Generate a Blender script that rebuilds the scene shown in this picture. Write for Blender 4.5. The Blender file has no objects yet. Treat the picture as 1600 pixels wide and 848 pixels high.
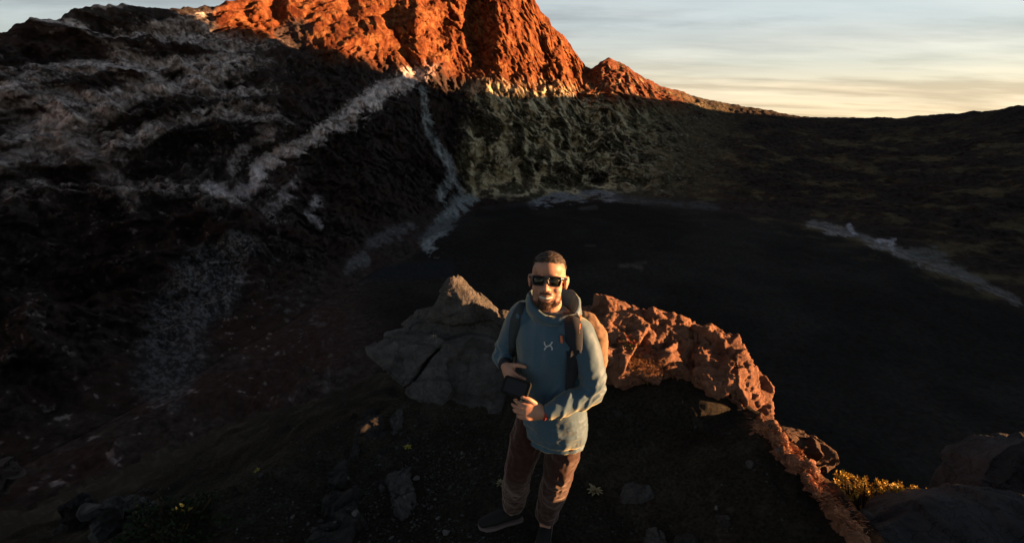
import bpy, bmesh, math, random
import numpy as np
from mathutils import Vector, Matrix

# ------------------------------------------------------------------ camera, sky, sun, exposure
scn = bpy.context.scene
COL = scn.collection
F = 800.0                                   # focal length in photo pixels (1600 wide)
PITCH = math.radians(19.5)
CAM = np.array([0.0, -2.4, 2.55])
FWD = np.array([0, math.cos(PITCH), -math.sin(PITCH)])
UPV = np.array([0, math.sin(PITCH), math.cos(PITCH)])
cd = bpy.data.cameras.new('camera')
cam = bpy.data.objects.new('camera', cd); COL.objects.link(cam)
cam.location = CAM; cam.rotation_euler = (math.pi/2-PITCH, 0, 0)
cd.sensor_width = 36; cd.lens = 18.0; cd.clip_start = .05; cd.clip_end = 9000
scn.camera = cam
SUN_AZ, SUN_EL = math.radians(94), math.radians(4.8)      # azimuth from +Y towards +X
SDIR = Vector((math.sin(SUN_AZ)*math.cos(SUN_EL), math.cos(SUN_AZ)*math.cos(SUN_EL), math.sin(SUN_EL)))
sl = bpy.data.lights.new('sun', 'SUN'); sl.energy = 5.0; sl.angle = math.radians(.5); sl.color = (1.0, .52, .225)
sun = bpy.data.objects.new('sun', sl); COL.objects.link(sun)
sun.rotation_euler = SDIR.to_track_quat('Z', 'Y').to_euler(); sun.location = (30, -8, 20)
scn.view_settings.view_transform = 'Standard'; scn.view_settings.look = 'None'
scn.view_settings.exposure = 2.5; scn.view_settings.gamma = 1.0

class NT:
    def __init__(s, tree): s.t = tree; s.n = tree.nodes; s.l = tree.links
    def node(s, typ, **kw):
        n = s.n.new(typ)
        ins = kw.pop('ins', {})
        for k, v in kw.items(): setattr(n, k, v)
        for k, v in ins.items(): s.set(n.inputs[k], v)
        return n
    def set(s, sock, v):
        if isinstance(v, bpy.types.NodeSocket): s.l.new(v, sock)
        else: sock.default_value = v
    def math(s, op, a, b=0.0, c=None, clamp=False):
        n = s.node('ShaderNodeMath', operation=op); n.use_clamp = clamp
        s.set(n.inputs[0], a); s.set(n.inputs[1], b)
        if c is not None: s.set(n.inputs[2], c)
        return n.outputs[0]
    def mix(s, f, a, b, bt='MIX'):
        n = s.node('ShaderNodeMix', data_type='RGBA', blend_type=bt)
        s.set(n.inputs[0], f); s.set(n.inputs[6], a); s.set(n.inputs[7], b)
        return n.outputs[2]
    def ramp(s, f, stops):
        n = s.node('ShaderNodeValToRGB'); cr = n.color_ramp
        while len(cr.elements) < len(stops): cr.elements.new(.5)
        for e, (p, c) in zip(cr.elements, stops):
            e.position = p; e.color = (*c, 1) if len(c) == 3 else c
        s.set(n.inputs[0], f); return n.outputs[0]
    def noise(s, vec, scale, detail=5, rough=.6, out=0):
        n = s.node('ShaderNodeTexNoise'); n.inputs['Scale'].default_value = scale
        n.inputs['Detail'].default_value = detail; n.inputs['Roughness'].default_value = rough
        if vec is not None: s.set(n.inputs['Vector'], vec)
        return n.outputs[out]

w = bpy.data.worlds.new('World'); scn.world = w; w.use_nodes = True
T = NT(w.node_tree); T.n.clear()
out = T.node('ShaderNodeOutputWorld')
sky = T.node('ShaderNodeTexSky', sky_type='NISHITA'); sky.sun_disc = False
sky.sun_elevation = SUN_EL; sky.sun_rotation = SUN_AZ; sky.altitude = 2800; sky.dust_density = .6
gen = T.node('ShaderNodeTexCoord').outputs['Generated']
sep = T.node('ShaderNodeSeparateXYZ', ins={0: gen})
zz = T.math('MAXIMUM', T.math('ADD', sep.outputs[2], .065), 0.0)     # the true horizon dips below this high rim
# high thin veil of dawn cloud, warm at the horizon, cool and dimmer overhead
veil = T.ramp(T.math('POWER', zz, .5), [(0, (.88, .68, .42)), (.15, (.90, .72, .48)), (.25, (.80, .70, .55)), (.33, (.62, .60, .54)),
              (.42, (.55, .59, .59)), (.50, (.50, .56, .585)), (.70, (.17, .185, .195)), (1, (.06, .068, .077))])
side = T.node('ShaderNodeVectorMath', operation='DOT_PRODUCT', ins={0: gen, 1: (math.sin(SUN_AZ), math.cos(SUN_AZ), 0)}).outputs['Value']
cool = T.ramp(T.math('POWER', zz, .5), [(0, (.40, .42, .44)), (.30, (.46, .47, .46)), (.50, (.40, .44, .46)), (.70, (.15, .175, .195)), (1, (.06, .068, .077))])
veil = T.mix(T.ramp(T.math('MULTIPLY_ADD', side, .5, .5), [(.10, (0, 0, 0)), (.50, (1, 1, 1))]), cool, veil)      # glow fades away from the sun
den = T.math('ADD', zz, .035)
cv = T.node('ShaderNodeCombineXYZ', ins={0: T.math('DIVIDE', sep.outputs[0], den), 1: T.math('DIVIDE', sep.outputs[1], den), 2: 0.0}).outputs[0]
n1 = T.noise(T.node('ShaderNodeMapping', ins={0: cv, 1: (4.3, 1.7, 0), 3: (.6, 1.1, 1)}).outputs[0], .42, 8, .58)
mp = T.node('ShaderNodeMapping', ins={0: cv}); mp.inputs['Location'].default_value = (3.1, 7.7, 0); mp.inputs['Scale'].default_value = (.5, 1.1, 1)
n2 = T.noise(mp.outputs[0], .55, 7, .55)
dark = T.ramp(n1, [(.46, (0, 0, 0)), (.60, (1, 1, 1))])
lite = T.ramp(n2, [(.48, (0, 0, 0)), (.68, (1, 1, 1))])
c1 = T.mix(T.math('MULTIPLY', dark, .85), veil, T.mix(1.0, veil, (.58, .55, .57, 1), 'MULTIPLY'))
c2 = T.mix(T.math('MULTIPLY', lite, .7), c1, T.mix(1.0, veil, (1.40, 1.32, 1.25, 1), 'MULTIPLY'))
# a flat bank of grey stratus a few degrees above the horizon
nb_ = T.noise(T.node('ShaderNodeMapping', ins={0: cv, 1: (1.3, 9.2, 0), 3: (.35, .8, 1)}).outputs[0], .55, 7, .6)
bank = T.math('MULTIPLY', T.ramp(zz, [(.080, (0, 0, 0)), (.105, (1, 1, 1)), (.135, (1, 1, 1)), (.165, (0, 0, 0))]), T.ramp(nb_, [(.40, (0, 0, 0)), (.58, (1, 1, 1))]))
c2 = T.mix(T.math('MULTIPLY', bank, .75), c2, T.mix(1.0, c2, (.60, .57, .58, 1), 'MULTIPLY'))
bg1 = T.node('ShaderNodeBackground', ins={0: sky.outputs[0], 1: .05})
bg2 = T.node('ShaderNodeBackground', ins={0: c2, 1: .205})
add = T.node('ShaderNodeMixShader', ins={0: .85}); T.l.new(bg1.outputs[0], add.inputs[1]); T.l.new(bg2.outputs[0], add.inputs[2])   # thin cloud over most of the sky
T.l.new(add.outputs[0], out.inputs[0])

# ------------------------------------------------------------------ helpers
rnd = random.Random(7)
def unit(v): v = np.asarray(v, float); return v/np.linalg.norm(v)
def ray(px, py): return FWD + (px-800)/F*np.array([1., 0, 0]) + (424-py)/F*UPV
def at_y(px, py, y): d = ray(px, py); return CAM + d*((y-CAM[1])/d[1])
def at_z(px, py, z): d = ray(px, py); return CAM + d*((z-CAM[2])/d[2])
def proj(P):
    r = P-CAM; dep = np.maximum(r@FWD, 1e-3)
    return 800+F*r[..., 0]/dep, 424-F*(r@UPV)/dep
def azel(px, py):
    d = ray(px, py); return math.degrees(math.atan2(d[0], d[1])), math.degrees(math.atan2(d[2], math.hypot(d[0], d[1])))

_rs = np.random.RandomState(3)
PERM = _rs.permutation(4096).astype(np.int64)
GR = _rs.normal(size=(4096, 3)); GR /= np.linalg.norm(GR, axis=1)[:, None]
def perlin(P):
    P = np.asarray(P, float); I = np.floor(P).astype(np.int64); f = P-I
    u = f*f*f*(f*(f*6-15)+10); res = 0
    for dx in (0, 1):
        for dy in (0, 1):
            for dz in (0, 1):
                h = PERM[(PERM[(PERM[(I[:, 0]+dx) & 4095]+I[:, 1]+dy) & 4095]+I[:, 2]+dz) & 4095]
                g = GR[h]
                d = g[:, 0]*(f[:, 0]-dx)+g[:, 1]*(f[:, 1]-dy)+g[:, 2]*(f[:, 2]-dz)
                wgt = (u[:, 0] if dx else 1-u[:, 0])*(u[:, 1] if dy else 1-u[:, 1])*(u[:, 2] if dz else 1-u[:, 2])
                res = res+wgt*d
    return res*1.5
def fbm(P, o=5, gain=.5, lac=2.03):
    a, s, r = 1.0, 1.0, 0
    for i in range(o):
        r = r+a*perlin(P*s+i*17.3); a *= gain; s *= lac
    return r
def ridged(P, o=5, gain=.5, lac=2.03):
    a, s, r, n = 1.0, 1.0, 0, 0
    for i in range(o):
        r = r+a*(1-np.abs(perlin(P*s+i*11.7))*2); n += a; a *= gain; s *= lac
    return r/n
def sstep(a, b, x): t = np.clip((x-a)/(b-a), 0, 1); return t*t*(3-2*t)
def seg_dist(px, py, pts):
    """distance to a polyline and the parameter along it"""
    best = np.full(px.shape, 1e9); par = np.zeros(px.shape)
    n = len(pts)-1
    for i in range(n):
        (ax, ay), (bx, by) = pts[i], pts[i+1]
        dx, dy = bx-ax, by-ay
        t = np.clip(((px-ax)*dx+(py-ay)*dy)/(dx*dx+dy*dy), 0, 1)
        d = np.hypot(px-ax-t*dx, py-ay-t*dy)
        m = d < best; best[m] = d[m]; par[m] = ((i+t)/n)[m]
    return best, par
def poly_sd(x, y, poly):
    """signed distance, negative inside"""
    d, _ = seg_dist(x, y, poly+[poly[0]])
    ins = np.zeros(x.shape, bool); n = len(poly)
    for i in range(n):
        (ax, ay), (bx, by) = poly[i], poly[(i+1) % n]
        c = ((ay > y) != (by > y)) & (x < (bx-ax)*(y-ay)/((by-ay) if by != ay else 1e-9)+ax)
        ins ^= c
    return np.where(ins, -d, d)

def new_mesh(name, V, Fc, smooth=True):
    me = bpy.data.meshes.new(name)
    V = np.asarray(V, np.float32)
    if isinstance(Fc, np.ndarray):
        nf, k = Fc.shape
        me.vertices.add(len(V)); me.vertices.foreach_set('co', V.ravel())
        me.loops.add(nf*k); me.loops.foreach_set('vertex_index', Fc.astype(np.int32).ravel())
        me.polygons.add(nf)
        me.polygons.foreach_set('loop_start', np.arange(0, nf*k, k, dtype=np.int32))
        me.polygons.foreach_set('loop_total', np.full(nf, k, np.int32))
        me.update(calc_edges=True); me.validate()
    else:
        me.from_pydata([tuple(map(float, v)) for v in V], [], [tuple(map(int, f)) for f in Fc]); me.update()
    if smooth: me.polygons.foreach_set('use_smooth', np.ones(len(me.polygons), bool))
    return me
def paint(me, C, name='tone'):
    C = np.clip(np.asarray(C, np.float32), 0, 1)
    a = me.attributes.new(name, 'FLOAT_COLOR', 'POINT')
    a.data.foreach_set('color', np.c_[C, np.ones(len(C))].astype(np.float32).ravel())
def obj(name, me, mat, parent=None, loc=None, kind=None):
    o = bpy.data.objects.new(name, me); COL.objects.link(o)
    if mat is not None and not me.materials: me.materials.append(mat)
    if parent is not None: o.parent = parent
    if loc is not None: o.location = loc
    if kind: o['kind'] = kind
    return o
def tag(o, label=None, cat=None, group=None):
    if label: o['label'] = label
    if cat: o['category'] = cat
    if group: o['group'] = group
    return o
def thing(name, label, cat, loc=(0, 0, 0), rz=0, group=None):
    o = bpy.data.objects.new(name, None); COL.objects.link(o)
    o.empty_display_size = .1; o.location = [float(c) for c in loc]; o.rotation_euler = (0, 0, rz)
    return tag(o, label, cat, group)
def copy_tree(o, parent=None):
    c = o.copy(); COL.objects.link(c)
    if parent is not None: c.parent = parent
    for ch in list(o.children): copy_tree(ch, c)
    return c
def rebase(o, base):
    """mesh object whose vertices are in world coordinates: move its origin to base"""
    o.data.transform(Matrix.Translation(-Vector([float(c) for c in base]))); o.location = [float(c) for c in base]

def mat(name, color, rough=.9, spec=.15, attr=None, vary=.25, scale=8., bump=.0, bscale=None, sheen=0, sheen_tint=(1, 1, 1), metallic=0, sss=0, coord='Object', bdist=.01, tint2=None, stretch=None, crack=0, cscale=8.):
    m = bpy.data.materials.new(name); m.use_nodes = True
    t = NT(m.node_tree); b = t.n['Principled BSDF']
    vec = t.node('ShaderNodeTexCoord').outputs[coord]
    if stretch: vec = t.node('ShaderNodeMapping', ins={0: vec, 'Scale': stretch}).outputs[0]
    if attr: c = t.node('ShaderNodeAttribute', attribute_name=attr).outputs['Color']
    else: c = (*color, 1)
    n = t.noise(vec, scale, 6, .65)
    f = t.node('ShaderNodeMapRange', ins={0: n, 1: .25, 2: .75, 3: 1-vary, 4: 1+vary}).outputs[0]
    fc = t.node('ShaderNodeCombineColor', ins={0: f, 1: f, 2: f}).outputs[0]
    if tint2:
        n2 = t.noise(vec, scale*.37, 5, .6)
        c = t.mix(t.ramp(n2, [(.42, (0, 0, 0)), (.6, (1, 1, 1))]), c, (*tint2, 1))
    c = t.mix(1.0, c, fc, 'MULTIPLY')
    t.set(b.inputs['Base Color'], c)
    b.inputs['Roughness'].default_value = rough; b.inputs['Specular IOR Level'].default_value = spec
    b.inputs['Metallic'].default_value = metallic
    if sheen:
        b.inputs['Sheen Weight'].default_value = sheen; b.inputs['Sheen Tint'].default_value = (*sheen_tint, 1); b.inputs['Sheen Roughness'].default_value = .5
    if sss: b.inputs['Subsurface Weight'].default_value = sss; b.inputs['Subsurface Scale'].default_value = .006
    if bump:
        h = t.noise(vec, bscale or scale*3, 8, .7)
        if crack:                                                    # fine joints and chips in the stone
            dv = t.node('ShaderNodeVectorMath', operation='ADD', ins={0: vec, 1: t.noise(vec, cscale*.8, 4, .6, 1)}).outputs[0]
            vo = t.node('ShaderNodeTexVoronoi', feature='DISTANCE_TO_EDGE', ins={'Vector': dv, 'Scale': cscale}).outputs['Distance']
            ck = t.ramp(vo, [(0, (0, 0, 0)), (.06, (1, 1, 1))])
            vf = t.node('ShaderNodeTexVoronoi', ins={'Vector': dv, 'Scale': cscale*2.7}).outputs['Color']
            h = t.math('ADD', t.math('ADD', h, t.math('MULTIPLY', ck, crack*.6)), t.math('MULTIPLY', vf, crack*.35))
        bn = t.node('ShaderNodeBump', ins={'Strength': bump, 'Distance': bdist, 'Height': h})
        t.l.new(bn.outputs[0], b.inputs['Normal'])
    return m

# ------------------------------------------------------------------ the setting: crater wall
FLOOR = -60.0
M_wall = mat('crater_rock', None, .95, .06, attr='tone', vary=.55, scale=.30, bump=1.0, bscale=.50, bdist=2.4, stretch=(1, 1, .25))
M_floor = mat('crater_ash', None, .97, .02, attr='tone', vary=.45, scale=.8, bump=.35, bscale=1.3, bdist=.5)

sky_px = [(-260, 110), (-120, 85), (0, 48), (45, 28), (90, 25), (130, 12), (190, 8), (250, 13), (300, 11), (335, 8), (352, 2), (380, -6), (420, -16), (480, -30), (540, -60), (620, -85), (700, -92), (770, -70),
          (810, -38), (835, 0), (845, 20), (858, 28), (862, 42), (880, 55), (900, 80), (915, 104), (926, 106), (938, 97), (950, 92), (975, 100), (1010, 125), (1032, 135), (1060, 140), (1080, 150), (1130, 160), (1200, 172), (1250, 182), (1290, 184), (1400, 184), (1500, 177), (1600, 165)]
SK = np.array([azel(*p) for p in sky_px])
off = np.array([(46.5, -.4), (50, 1.4), (54, 3.0), (58, 3.5), (61.5, 4.0), (64.5, 6.5), (68, 11), (72, 15), (76, 13), (80, 6), (84, .5), (88, -2), (95, -2), (110, -3), (130, -5)])  # rim heights out of view, shaped to block the sun from the crater walls
SK = np.vstack([[(-80, 6.5), (-62, 5.0)], SK, off])
base_px = [(-250, 840), (-120, 800), (0, 745), (150, 668), (300, 590), (450, 505), (560, 440), (640, 395), (700, 348), (745, 322), (840, 313), (960, 309), (1110, 321), (1270, 351), (1330, 366), (1400, 391), (1450, 415), (1520, 441), (1590, 470), (1700, 520)]
B = []
for p in base_px:
    q = at_z(*p, FLOOR); B.append((math.degrees(math.atan2(q[0], q[1]-CAM[1])), math.hypot(q[0], q[1]-CAM[1])))
B = np.array([(-82, 70)]+B+[(60, 95), (75, 80), (95, 80), (130, 80)])
RIM = np.array([(-80, 190), (-50, 250), (-40, 300), (-32, 350), (-28, 372), (-20, 398), (-12, 436), (-5, 475), (0, 490), (5, 492), (12, 525), (22, 600), (32, 640), (40, 630), (45, 630), (48, 740), (51, 770), (58, 700), (68, 540), (75, 420), (84, 330), (95, 260), (130, 240)])
az = np.r_[np.arange(-80, -53, .7), np.arange(-53, 49, .125), np.arange(49, 130, .7)]
NT_, NB = 330, 14
tt = np.linspace(0, 1, NT_)
A, Tm = np.meshgrid(az, tt, indexing='ij')
r0 = np.interp(A, B[:, 0], B[:, 1])
e1 = np.tan(np.radians(np.interp(A, SK[:, 0], SK[:, 1]))); e1s = e1
r1 = np.maximum(np.interp(A, RIM[:, 0], RIM[:, 1]), r0*1.25)
z1 = CAM[2]+r1*e1
rr = r0+(r1-r0)*Tm
g = .42*Tm+.58*Tm**2.3
zz_ = FLOOR+(z1-FLOOR)*g
def pol(a, r, z): a = np.radians(a); return np.stack([np.sin(a)*r, np.cos(a)*r+CAM[1], z], -1)
P = pol(A, rr, zz_).reshape(-1, 3)
px, py = proj(P)
Tf = Tm.ravel(); Af = A.ravel(); Rf = rr.ravel(); Zf = zz_.ravel()
# big relief: how far each buttress stands out towards the crater (metres), measured along picture columns at four heights
rows = [-60, 30, 95, 170, 290]
cl = {
 -60: [(300, 24), (620, 6), (650, 16), (735, -8), (776, 8), (860, -14), (915, -34), (945, -30), (1080, -40), (1300, -30)],
 30:  [(0, 0), (150, 14), (335, 34), (620, 10), (652, 22), (700, 0), (738, -14), (777, 16), (860, -12), (916, -32), (928, -25), (945, -27), (1060, -42), (1300, -30)],
 95:  [(0, 0), (150, 20), (330, 40), (400, 34), (470, 24), (490, 30), (600, 12), (650, 20), (690, 22), (745, -6), (780, 20), (860, -4), (918, -26), (930, -18), (952, -18), (1080, -40), (1300, -20)],
 170: [(0, 0), (200, 24), (380, 40), (520, 30), (650, 22), (700, 6), (740, 32), (830, 36), (900, 16), (1000, 4), (1130, -8), (1300, -4)],
 290: [(0, 0), (380, 8), (640, 0), (700, -3), (740, 6), (900, 3), (1300, 0)]}
pr = np.stack([np.interp(px, *np.array(cl[k]).T) for k in rows])
wp = perlin(P/70)*16
idx = np.clip(np.searchsorted(rows, py+wp)-1, 0, len(rows)-2)
ya = np.array(rows)[idx]; yb = np.array(rows)[idx+1]
ft = np.clip((py+wp-ya)/(yb-ya), 0, 1); ft = ft*ft*(3-2*ft)
close = pr[idx, np.arange(len(px))]*(1-ft)+pr[idx+1, np.arange(len(px))]*ft
env = sstep(0, .22, Tf)
close = close*env*sstep(-1.0, 1.0, (px+200)/200)
for pts, amp_, wd_ in [([(486, 92), (560, 52), (640, 34), (745, -6)], 11, 13), ([(700, -30), (688, 60), (712, 118)], -11, 13), ([(610, 20), (648, 112)], -9, 15), ([(840, 40), (850, 100), (838, 150)], -6, 9),
                       ([(890, 90), (905, 150)], -8, 8), ([(862, 60), (876, 110), (882, 160)], 5, 9), ([(810, -20), (815, 60), (800, 120)], -5, 9), ([(430, -5), (440, 40), (470, 78)], -7, 14), ([(560, -40), (545, 10)], -8, 14)]:
    d_, _t = seg_dist(px+perlin(P/25)*9, py+perlin(P/25+7)*9, pts); close = close+env*amp_*np.exp(-(d_/wd_)**2)
# spurs, gullies, strata and blocky outcrops
warp = np.stack([perlin(P/45+5), perlin(P/45+9), perlin(P/45+14)], -1)*9
Q = P+warp
spur = ridged(np.c_[Af*.16+Zf*.012+perlin(P/80)*.8, Tf*1.3, Tf*0+3.3], 4)-.55
flute = .5*(ridged(np.c_[Q[:, 0]/22, Q[:, 1]/22, Q[:, 2]/90], 5, .55)-.55)+.42*(ridged(np.c_[Q[:, 0]/5.5, Q[:, 1]/5.5, Q[:, 2]/30+P[:, 0]/60], 4, .6)-.55)
calm = 1-.62*sstep(700, 600, px)*sstep(300, 350, px)*sstep(120, 60, py)      # smoother slope left of the summit
leftw = sstep(520, 330, px)
tent = lambda x: np.where(x < -190, x+190, -1.2*(x+190))      # strata dip away from the left shoulder
dip = Q[:, 2]+.22*tent(Q[:, 0])
strata = ridged(np.c_[Q[:, 0]/90, Q[:, 1]/90, dip/20], 5, .55)-.55
block = fbm(Q/13, 5, .55)
rightw = sstep(960, 1120, px)
amp = env*(1-.75*sstep(.93, 1, Tf))
cliff = sstep(720, 745, px)*sstep(1010, 960, px)*sstep(110, 150, py)
dr = close+amp*(cliff*14*(ridged(np.c_[Q[:, 0]/15, Q[:, 1]/15, Q[:, 2]/110], 4, .5)-.55)+(1-leftw)*(1-.72*rightw)*calm*(20*flute+11*spur+2.4*block)+leftw*(26*strata+9*block+9*spur)+rightw*(4*strata))
r2 = np.maximum(Rf-dr, r0.ravel()*.985)
z2 = CAM[2]+(Zf-CAM[2])*(r2/Rf)+env*sstep(1, .94, Tf)*(1-.6*rightw)*(3.0*strata+2.2*block)+fbm(P/8, 4, .6)*1.0*sstep(.0, .1, Tf)
z2 += np.where(Tf > .9, 1, 0)*fbm(P/22, 5, .6)*1.6*sstep(.9, 1, Tf)*(1-.7*rightw)
W = pol(Af, r2, z2)
nA = len(az)
# outer slope behind the rim
Wg = W.reshape(nA, NT_, 3)
rimr = r2.reshape(nA, NT_)[:, -1]; rimz = z2.reshape(nA, NT_)[:, -1]
backs = []
for k in range(1, NB+1):
    d = 4*1.42**k
    bb = pol(az, rimr+d, rimz-.42*d-2)
    bb[:, 2] += perlin(bb/30)*3
    backs.append(bb)
Wall = np.concatenate([Wg, np.stack(backs, 1)], 1)
nT = NT_+NB
ii = np.arange(nA-1)[:, None]*nT+np.arange(nT-1)[None, :]
quads = np.stack([ii, ii+1, ii+nT+1, ii+nT], -1).reshape(-1, 4)[:, ::-1]
wall_me = new_mesh('crater_wall', Wall.reshape(-1, 3), quads)

def lerp(c, col, m): return c*(1-m[:, None])+np.asarray(col)[None, :]*m[:, None]
AW = Wall.reshape(-1, 3)
px, py = proj(AW)
def tones(X, px, py):
    """colour of the rock and ash, with shade painted into the cliff grooves"""
    n1, n2, n3, n4 = fbm(X/26, 5, .6), fbm(X/7, 4, .65), fbm(X/2.6, 3, .7), fbm(X/1.15+31, 3, .75)
    grain = sstep(-.45, .35, n4+.5*n3)
    X2 = X+np.stack([perlin(X/45+5), perlin(X/45+9), perlin(X/45+14)], -1)*9
    jx, jy = px+n1*14+n2*6, py+n1*12+n2*5
    c = np.tile(np.array([.019, .0155, .0140]), (len(X), 1))*(1+.5*np.clip(n3+.6*n4, -1, 1.2))[:, None]
    c = lerp(c, (.021, .013, .011), sstep(-.2, .5, n1)*.8)
    # right hand wall, brown and olive
    rw = sstep(930, 1100, jx)
    c = lerp(c, (.031, .025, .0175), rw*sstep(-.5, .5, n1+.3*n2))
    c = lerp(c, (.066, .056, .031), rw*sstep(.15, .7, n1+.35*n2)*sstep(185, 240, jy))
    # upper left: grey rock bands between dark ash
    st = ridged(np.c_[X2[:, 0]/90, X2[:, 1]/90, (X2[:, 2]+.22*tent(X2[:, 0]))/20], 5, .55)
    up = sstep(440, 330, jx-.2*jy)*sstep(360, 190, jy)
    c = lerp(c, (.078, .069, .063), up*sstep(.43, .56, st+.09*n2)*sstep(-1.0, -.1, n2)*(.5+.5*grain))
    c = lerp(c, (.145, .132, .126), up*sstep(.59, .68, st+.09*n2)*sstep(-.4, .2, n3+.4*n2)*.9*(.3+.7*grain))
    lo = sstep(520, 400, jx)*sstep(300, 360, jy)*sstep(560, 430, jy)
    c = lerp(c, (.10, .092, .088), lo*sstep(.66, .80, st)*sstep(.15, .6, n3+.4*n2)*.7)
    c = lerp(c, (.08, .07, .066), sstep(.58, .9, n3+.3*n2)*.55*sstep(560, 400, jx))
    def band(pts, w0, w1, col, k=1., rough=.6):
        nonlocal c
        d, t = seg_dist(px+n2*5+n1*5, py+n2*5+n1*5, pts)
        wv = w0+(w1-w0)*t
        c = lerp(c, col, sstep(1.1, .5, d/wv+rough*n2*.8+rough*n3*.7+rough*n4*.4)*k*(.55+.45*grain))
    # grey ledge running diagonally below the peak
    band([(695, 84), (640, 118), (570, 160), (500, 205), (445, 240), (405, 262)], 16, 17, (.165, .150, .142))
    band([(405, 262), (398, 296), (360, 306), (325, 292)], 13, 12, (.15, .14, .138))
    band([(415, 210), (375, 232), (360, 262)], 12, 9, (.10, .09, .085), .8)
    band([(465, 285), (430, 318), (415, 330)], 9, 8, (.11, .10, .10), .8)
    band([(497, 312), (480, 332), (497, 352)], 9, 6, (.12, .115, .115), .8)
    band([(80, 200), (150, 250), (200, 300), (205, 325)], 20, 14, (.085, .075, .07), .8)
    band([(0, 262), (60, 225), (90, 205)], 9, 9, (.10, .09, .085), .8)
    # olive cliff under the lit peak
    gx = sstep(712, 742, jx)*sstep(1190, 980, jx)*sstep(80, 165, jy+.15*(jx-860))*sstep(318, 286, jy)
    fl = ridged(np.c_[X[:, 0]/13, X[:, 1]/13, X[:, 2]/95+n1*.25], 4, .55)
    c = lerp(c, (.092, .081, .045), gx*sstep(-.5, .3, n1+.4*n2+.35))
    c = lerp(c, (.40, .35, .22), gx*sstep(.55, .66, fl+.06*n2)*sstep(1080, 920, jx)*.95)
    c = lerp(c, (.030, .027, .017), gx*sstep(.44, .34, fl+.08*n2)*.8)  # shade of the grooves painted into the cliff colour
    c = lerp(c, (.30, .27, .22), gx*sstep(.4, .8, n3+.3*n2)*.6)
    lift = 1.85+.8*sstep(760, 600, px)+2.9*sstep(760, 600, px)*sstep(.03, .07, c.max(1))
    c = c*np.stack([lift*1.02, lift*.98, lift], 1)
    # the oxidised red summit
    red = sstep(330, 352, jx)*sstep(948, 925, jx)*sstep(158, 118, jy-.16*(jx-860)+n2*8)
    red = np.maximum(red*sstep(0, 1, (205-jy)/40), 0)
    red *= 1-sstep(5, 25, jy-(12+np.abs(jx-470)*.52))*sstep(500, 470, jx)
    c = lerp(c, (.140, .046, .018), red)
    c = lerp(c, (.215, .092, .038), red*sstep(.1, .6, n2+.4*n3))
    c = lerp(c, (.075, .021, .010), red*sstep(.1, .55, -n2+.4*n1+.4*n4))
    c = lerp(c, (.15, .055, .030), sstep(928, 940, jx)*sstep(1100, 1040, jx)*sstep(178, 150, jy-.1*(jx-1000))*sstep(-.6, .1, n2+.2))
    # grey ash stream in the gully and its fan
    band([(660, 140), (668, 172), (672, 205), (688, 235), (708, 262), (705, 280), (688, 298)], 7, 12, (.42, .445, .445), 1, .3)
    band([(708, 262), (713, 282), (720, 300)], 4, 4, (.28, .29, .29), 1, .4)
    band([(735, 312), (712, 318), (700, 335), (672, 382)], 13, 17, (.30, .34, .355), .95)
    band([(640, 355), (600, 368), (580, 378)], 11, 12, (.15, .147, .157), .9)
    band([(570, 402), (548, 415)], 12, 13, (.19, .19, .197), .9)
    band([(700, 345), (650, 375)], 12, 10, (.065, .062, .072), .7)
    band([(656, 415), (657, 418)], 6, 6, (.16, .17, .17), .8)
    # pale crust along the edge of the floor
    band([(830, 318), (870, 308), (930, 304), (965, 309)], 8, 7, (.26, .285, .32), 1)
    band([(760, 330), (830, 320)], 7, 6, (.05, .05, .055), .8)
    band([(965, 309), (1050, 318), (1115, 322)], 7, 6, (.10, .105, .11), .9)
    band([(1268, 350), (1325, 364), (1392, 388), (1440, 408)], 8, 9, (.28, .28, .28), .95)
    band([(1328, 352), (1331, 362)], 5, 6, (.5, .52, .6), .95, .3)
    band([(1372, 378), (1394, 372), (1393, 386)], 5, 5, (.55, .56, .64), .95, .3)
    band([(1425, 400), (1460, 398), (1480, 420), (1530, 442)], 15, 12, (.19, .20, .19), .9)
    band([(1440, 410), (1520, 438), (1590, 470)], 8, 7, (.22, .22, .22), .9)
    # stony tongue on the left slope
    d, t = seg_dist(jx, jy, [(378, 388), (335, 430), (290, 470), (272, 520), (262, 590)])
    tg = sstep(1.25, .5, d/(26+34*sstep(0, .35, t)-8*t))
    c = lerp(c, (.058, .056, .058), tg*.9)
    c = lerp(c, (.27, .265, .27), tg*sstep(-.1, .35, n4+.5*n3+.2*n2)*(1-.6*t))
    d, t = seg_dist(jx, jy, [(420, 400), (460, 470), (500, 560)])
    c = lerp(c, (.11, .11, .11), sstep(1.2, .4, d/40)*sstep(.42, .75, n3+.2*n2)*.7)
    return c
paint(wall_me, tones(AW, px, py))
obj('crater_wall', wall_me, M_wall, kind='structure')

# crater floor
az2 = np.r_[np.arange(-84, -50, 2.), np.arange(-50, 50, .2), np.arange(50, 132, 2.)]
rmax = np.interp(az2, B[:, 0], B[:, 1])*1.06
s2 = np.linspace(0, 1, 150)**.8
A2 = np.repeat(az2[:, None], len(s2), 1); R2 = 20+(rmax[:, None]-20)*s2[None, :]
Pf = pol(A2, R2, np.full(A2.shape, FLOOR)).reshape(-1, 3)
Pf[:, 2] += fbm(Pf/60, 4)*1.4+fbm(Pf/9, 4)*.5
lx = sstep(620, 420, proj(Pf)[0])
shore = sstep(1.0, .86, (R2/rmax[:, None]).ravel()*1.06)
Pf[:, 2] = FLOOR-.15+(Pf[:, 2]-FLOOR)*shore
Pf[:, 2] += shore*lx*(fbm(Pf/11, 5, .6)*2.6+2.0*(ridged(Pf/17, 4)-.5))
n = len(s2); ii = np.arange(len(az2)-1)[:, None]*n+np.arange(n-1)[None, :]
fl_me = new_mesh('crater_floor', Pf, np.stack([ii, ii+1, ii+n+1, ii+n], -1).reshape(-1, 4)[:, ::-1])
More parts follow.
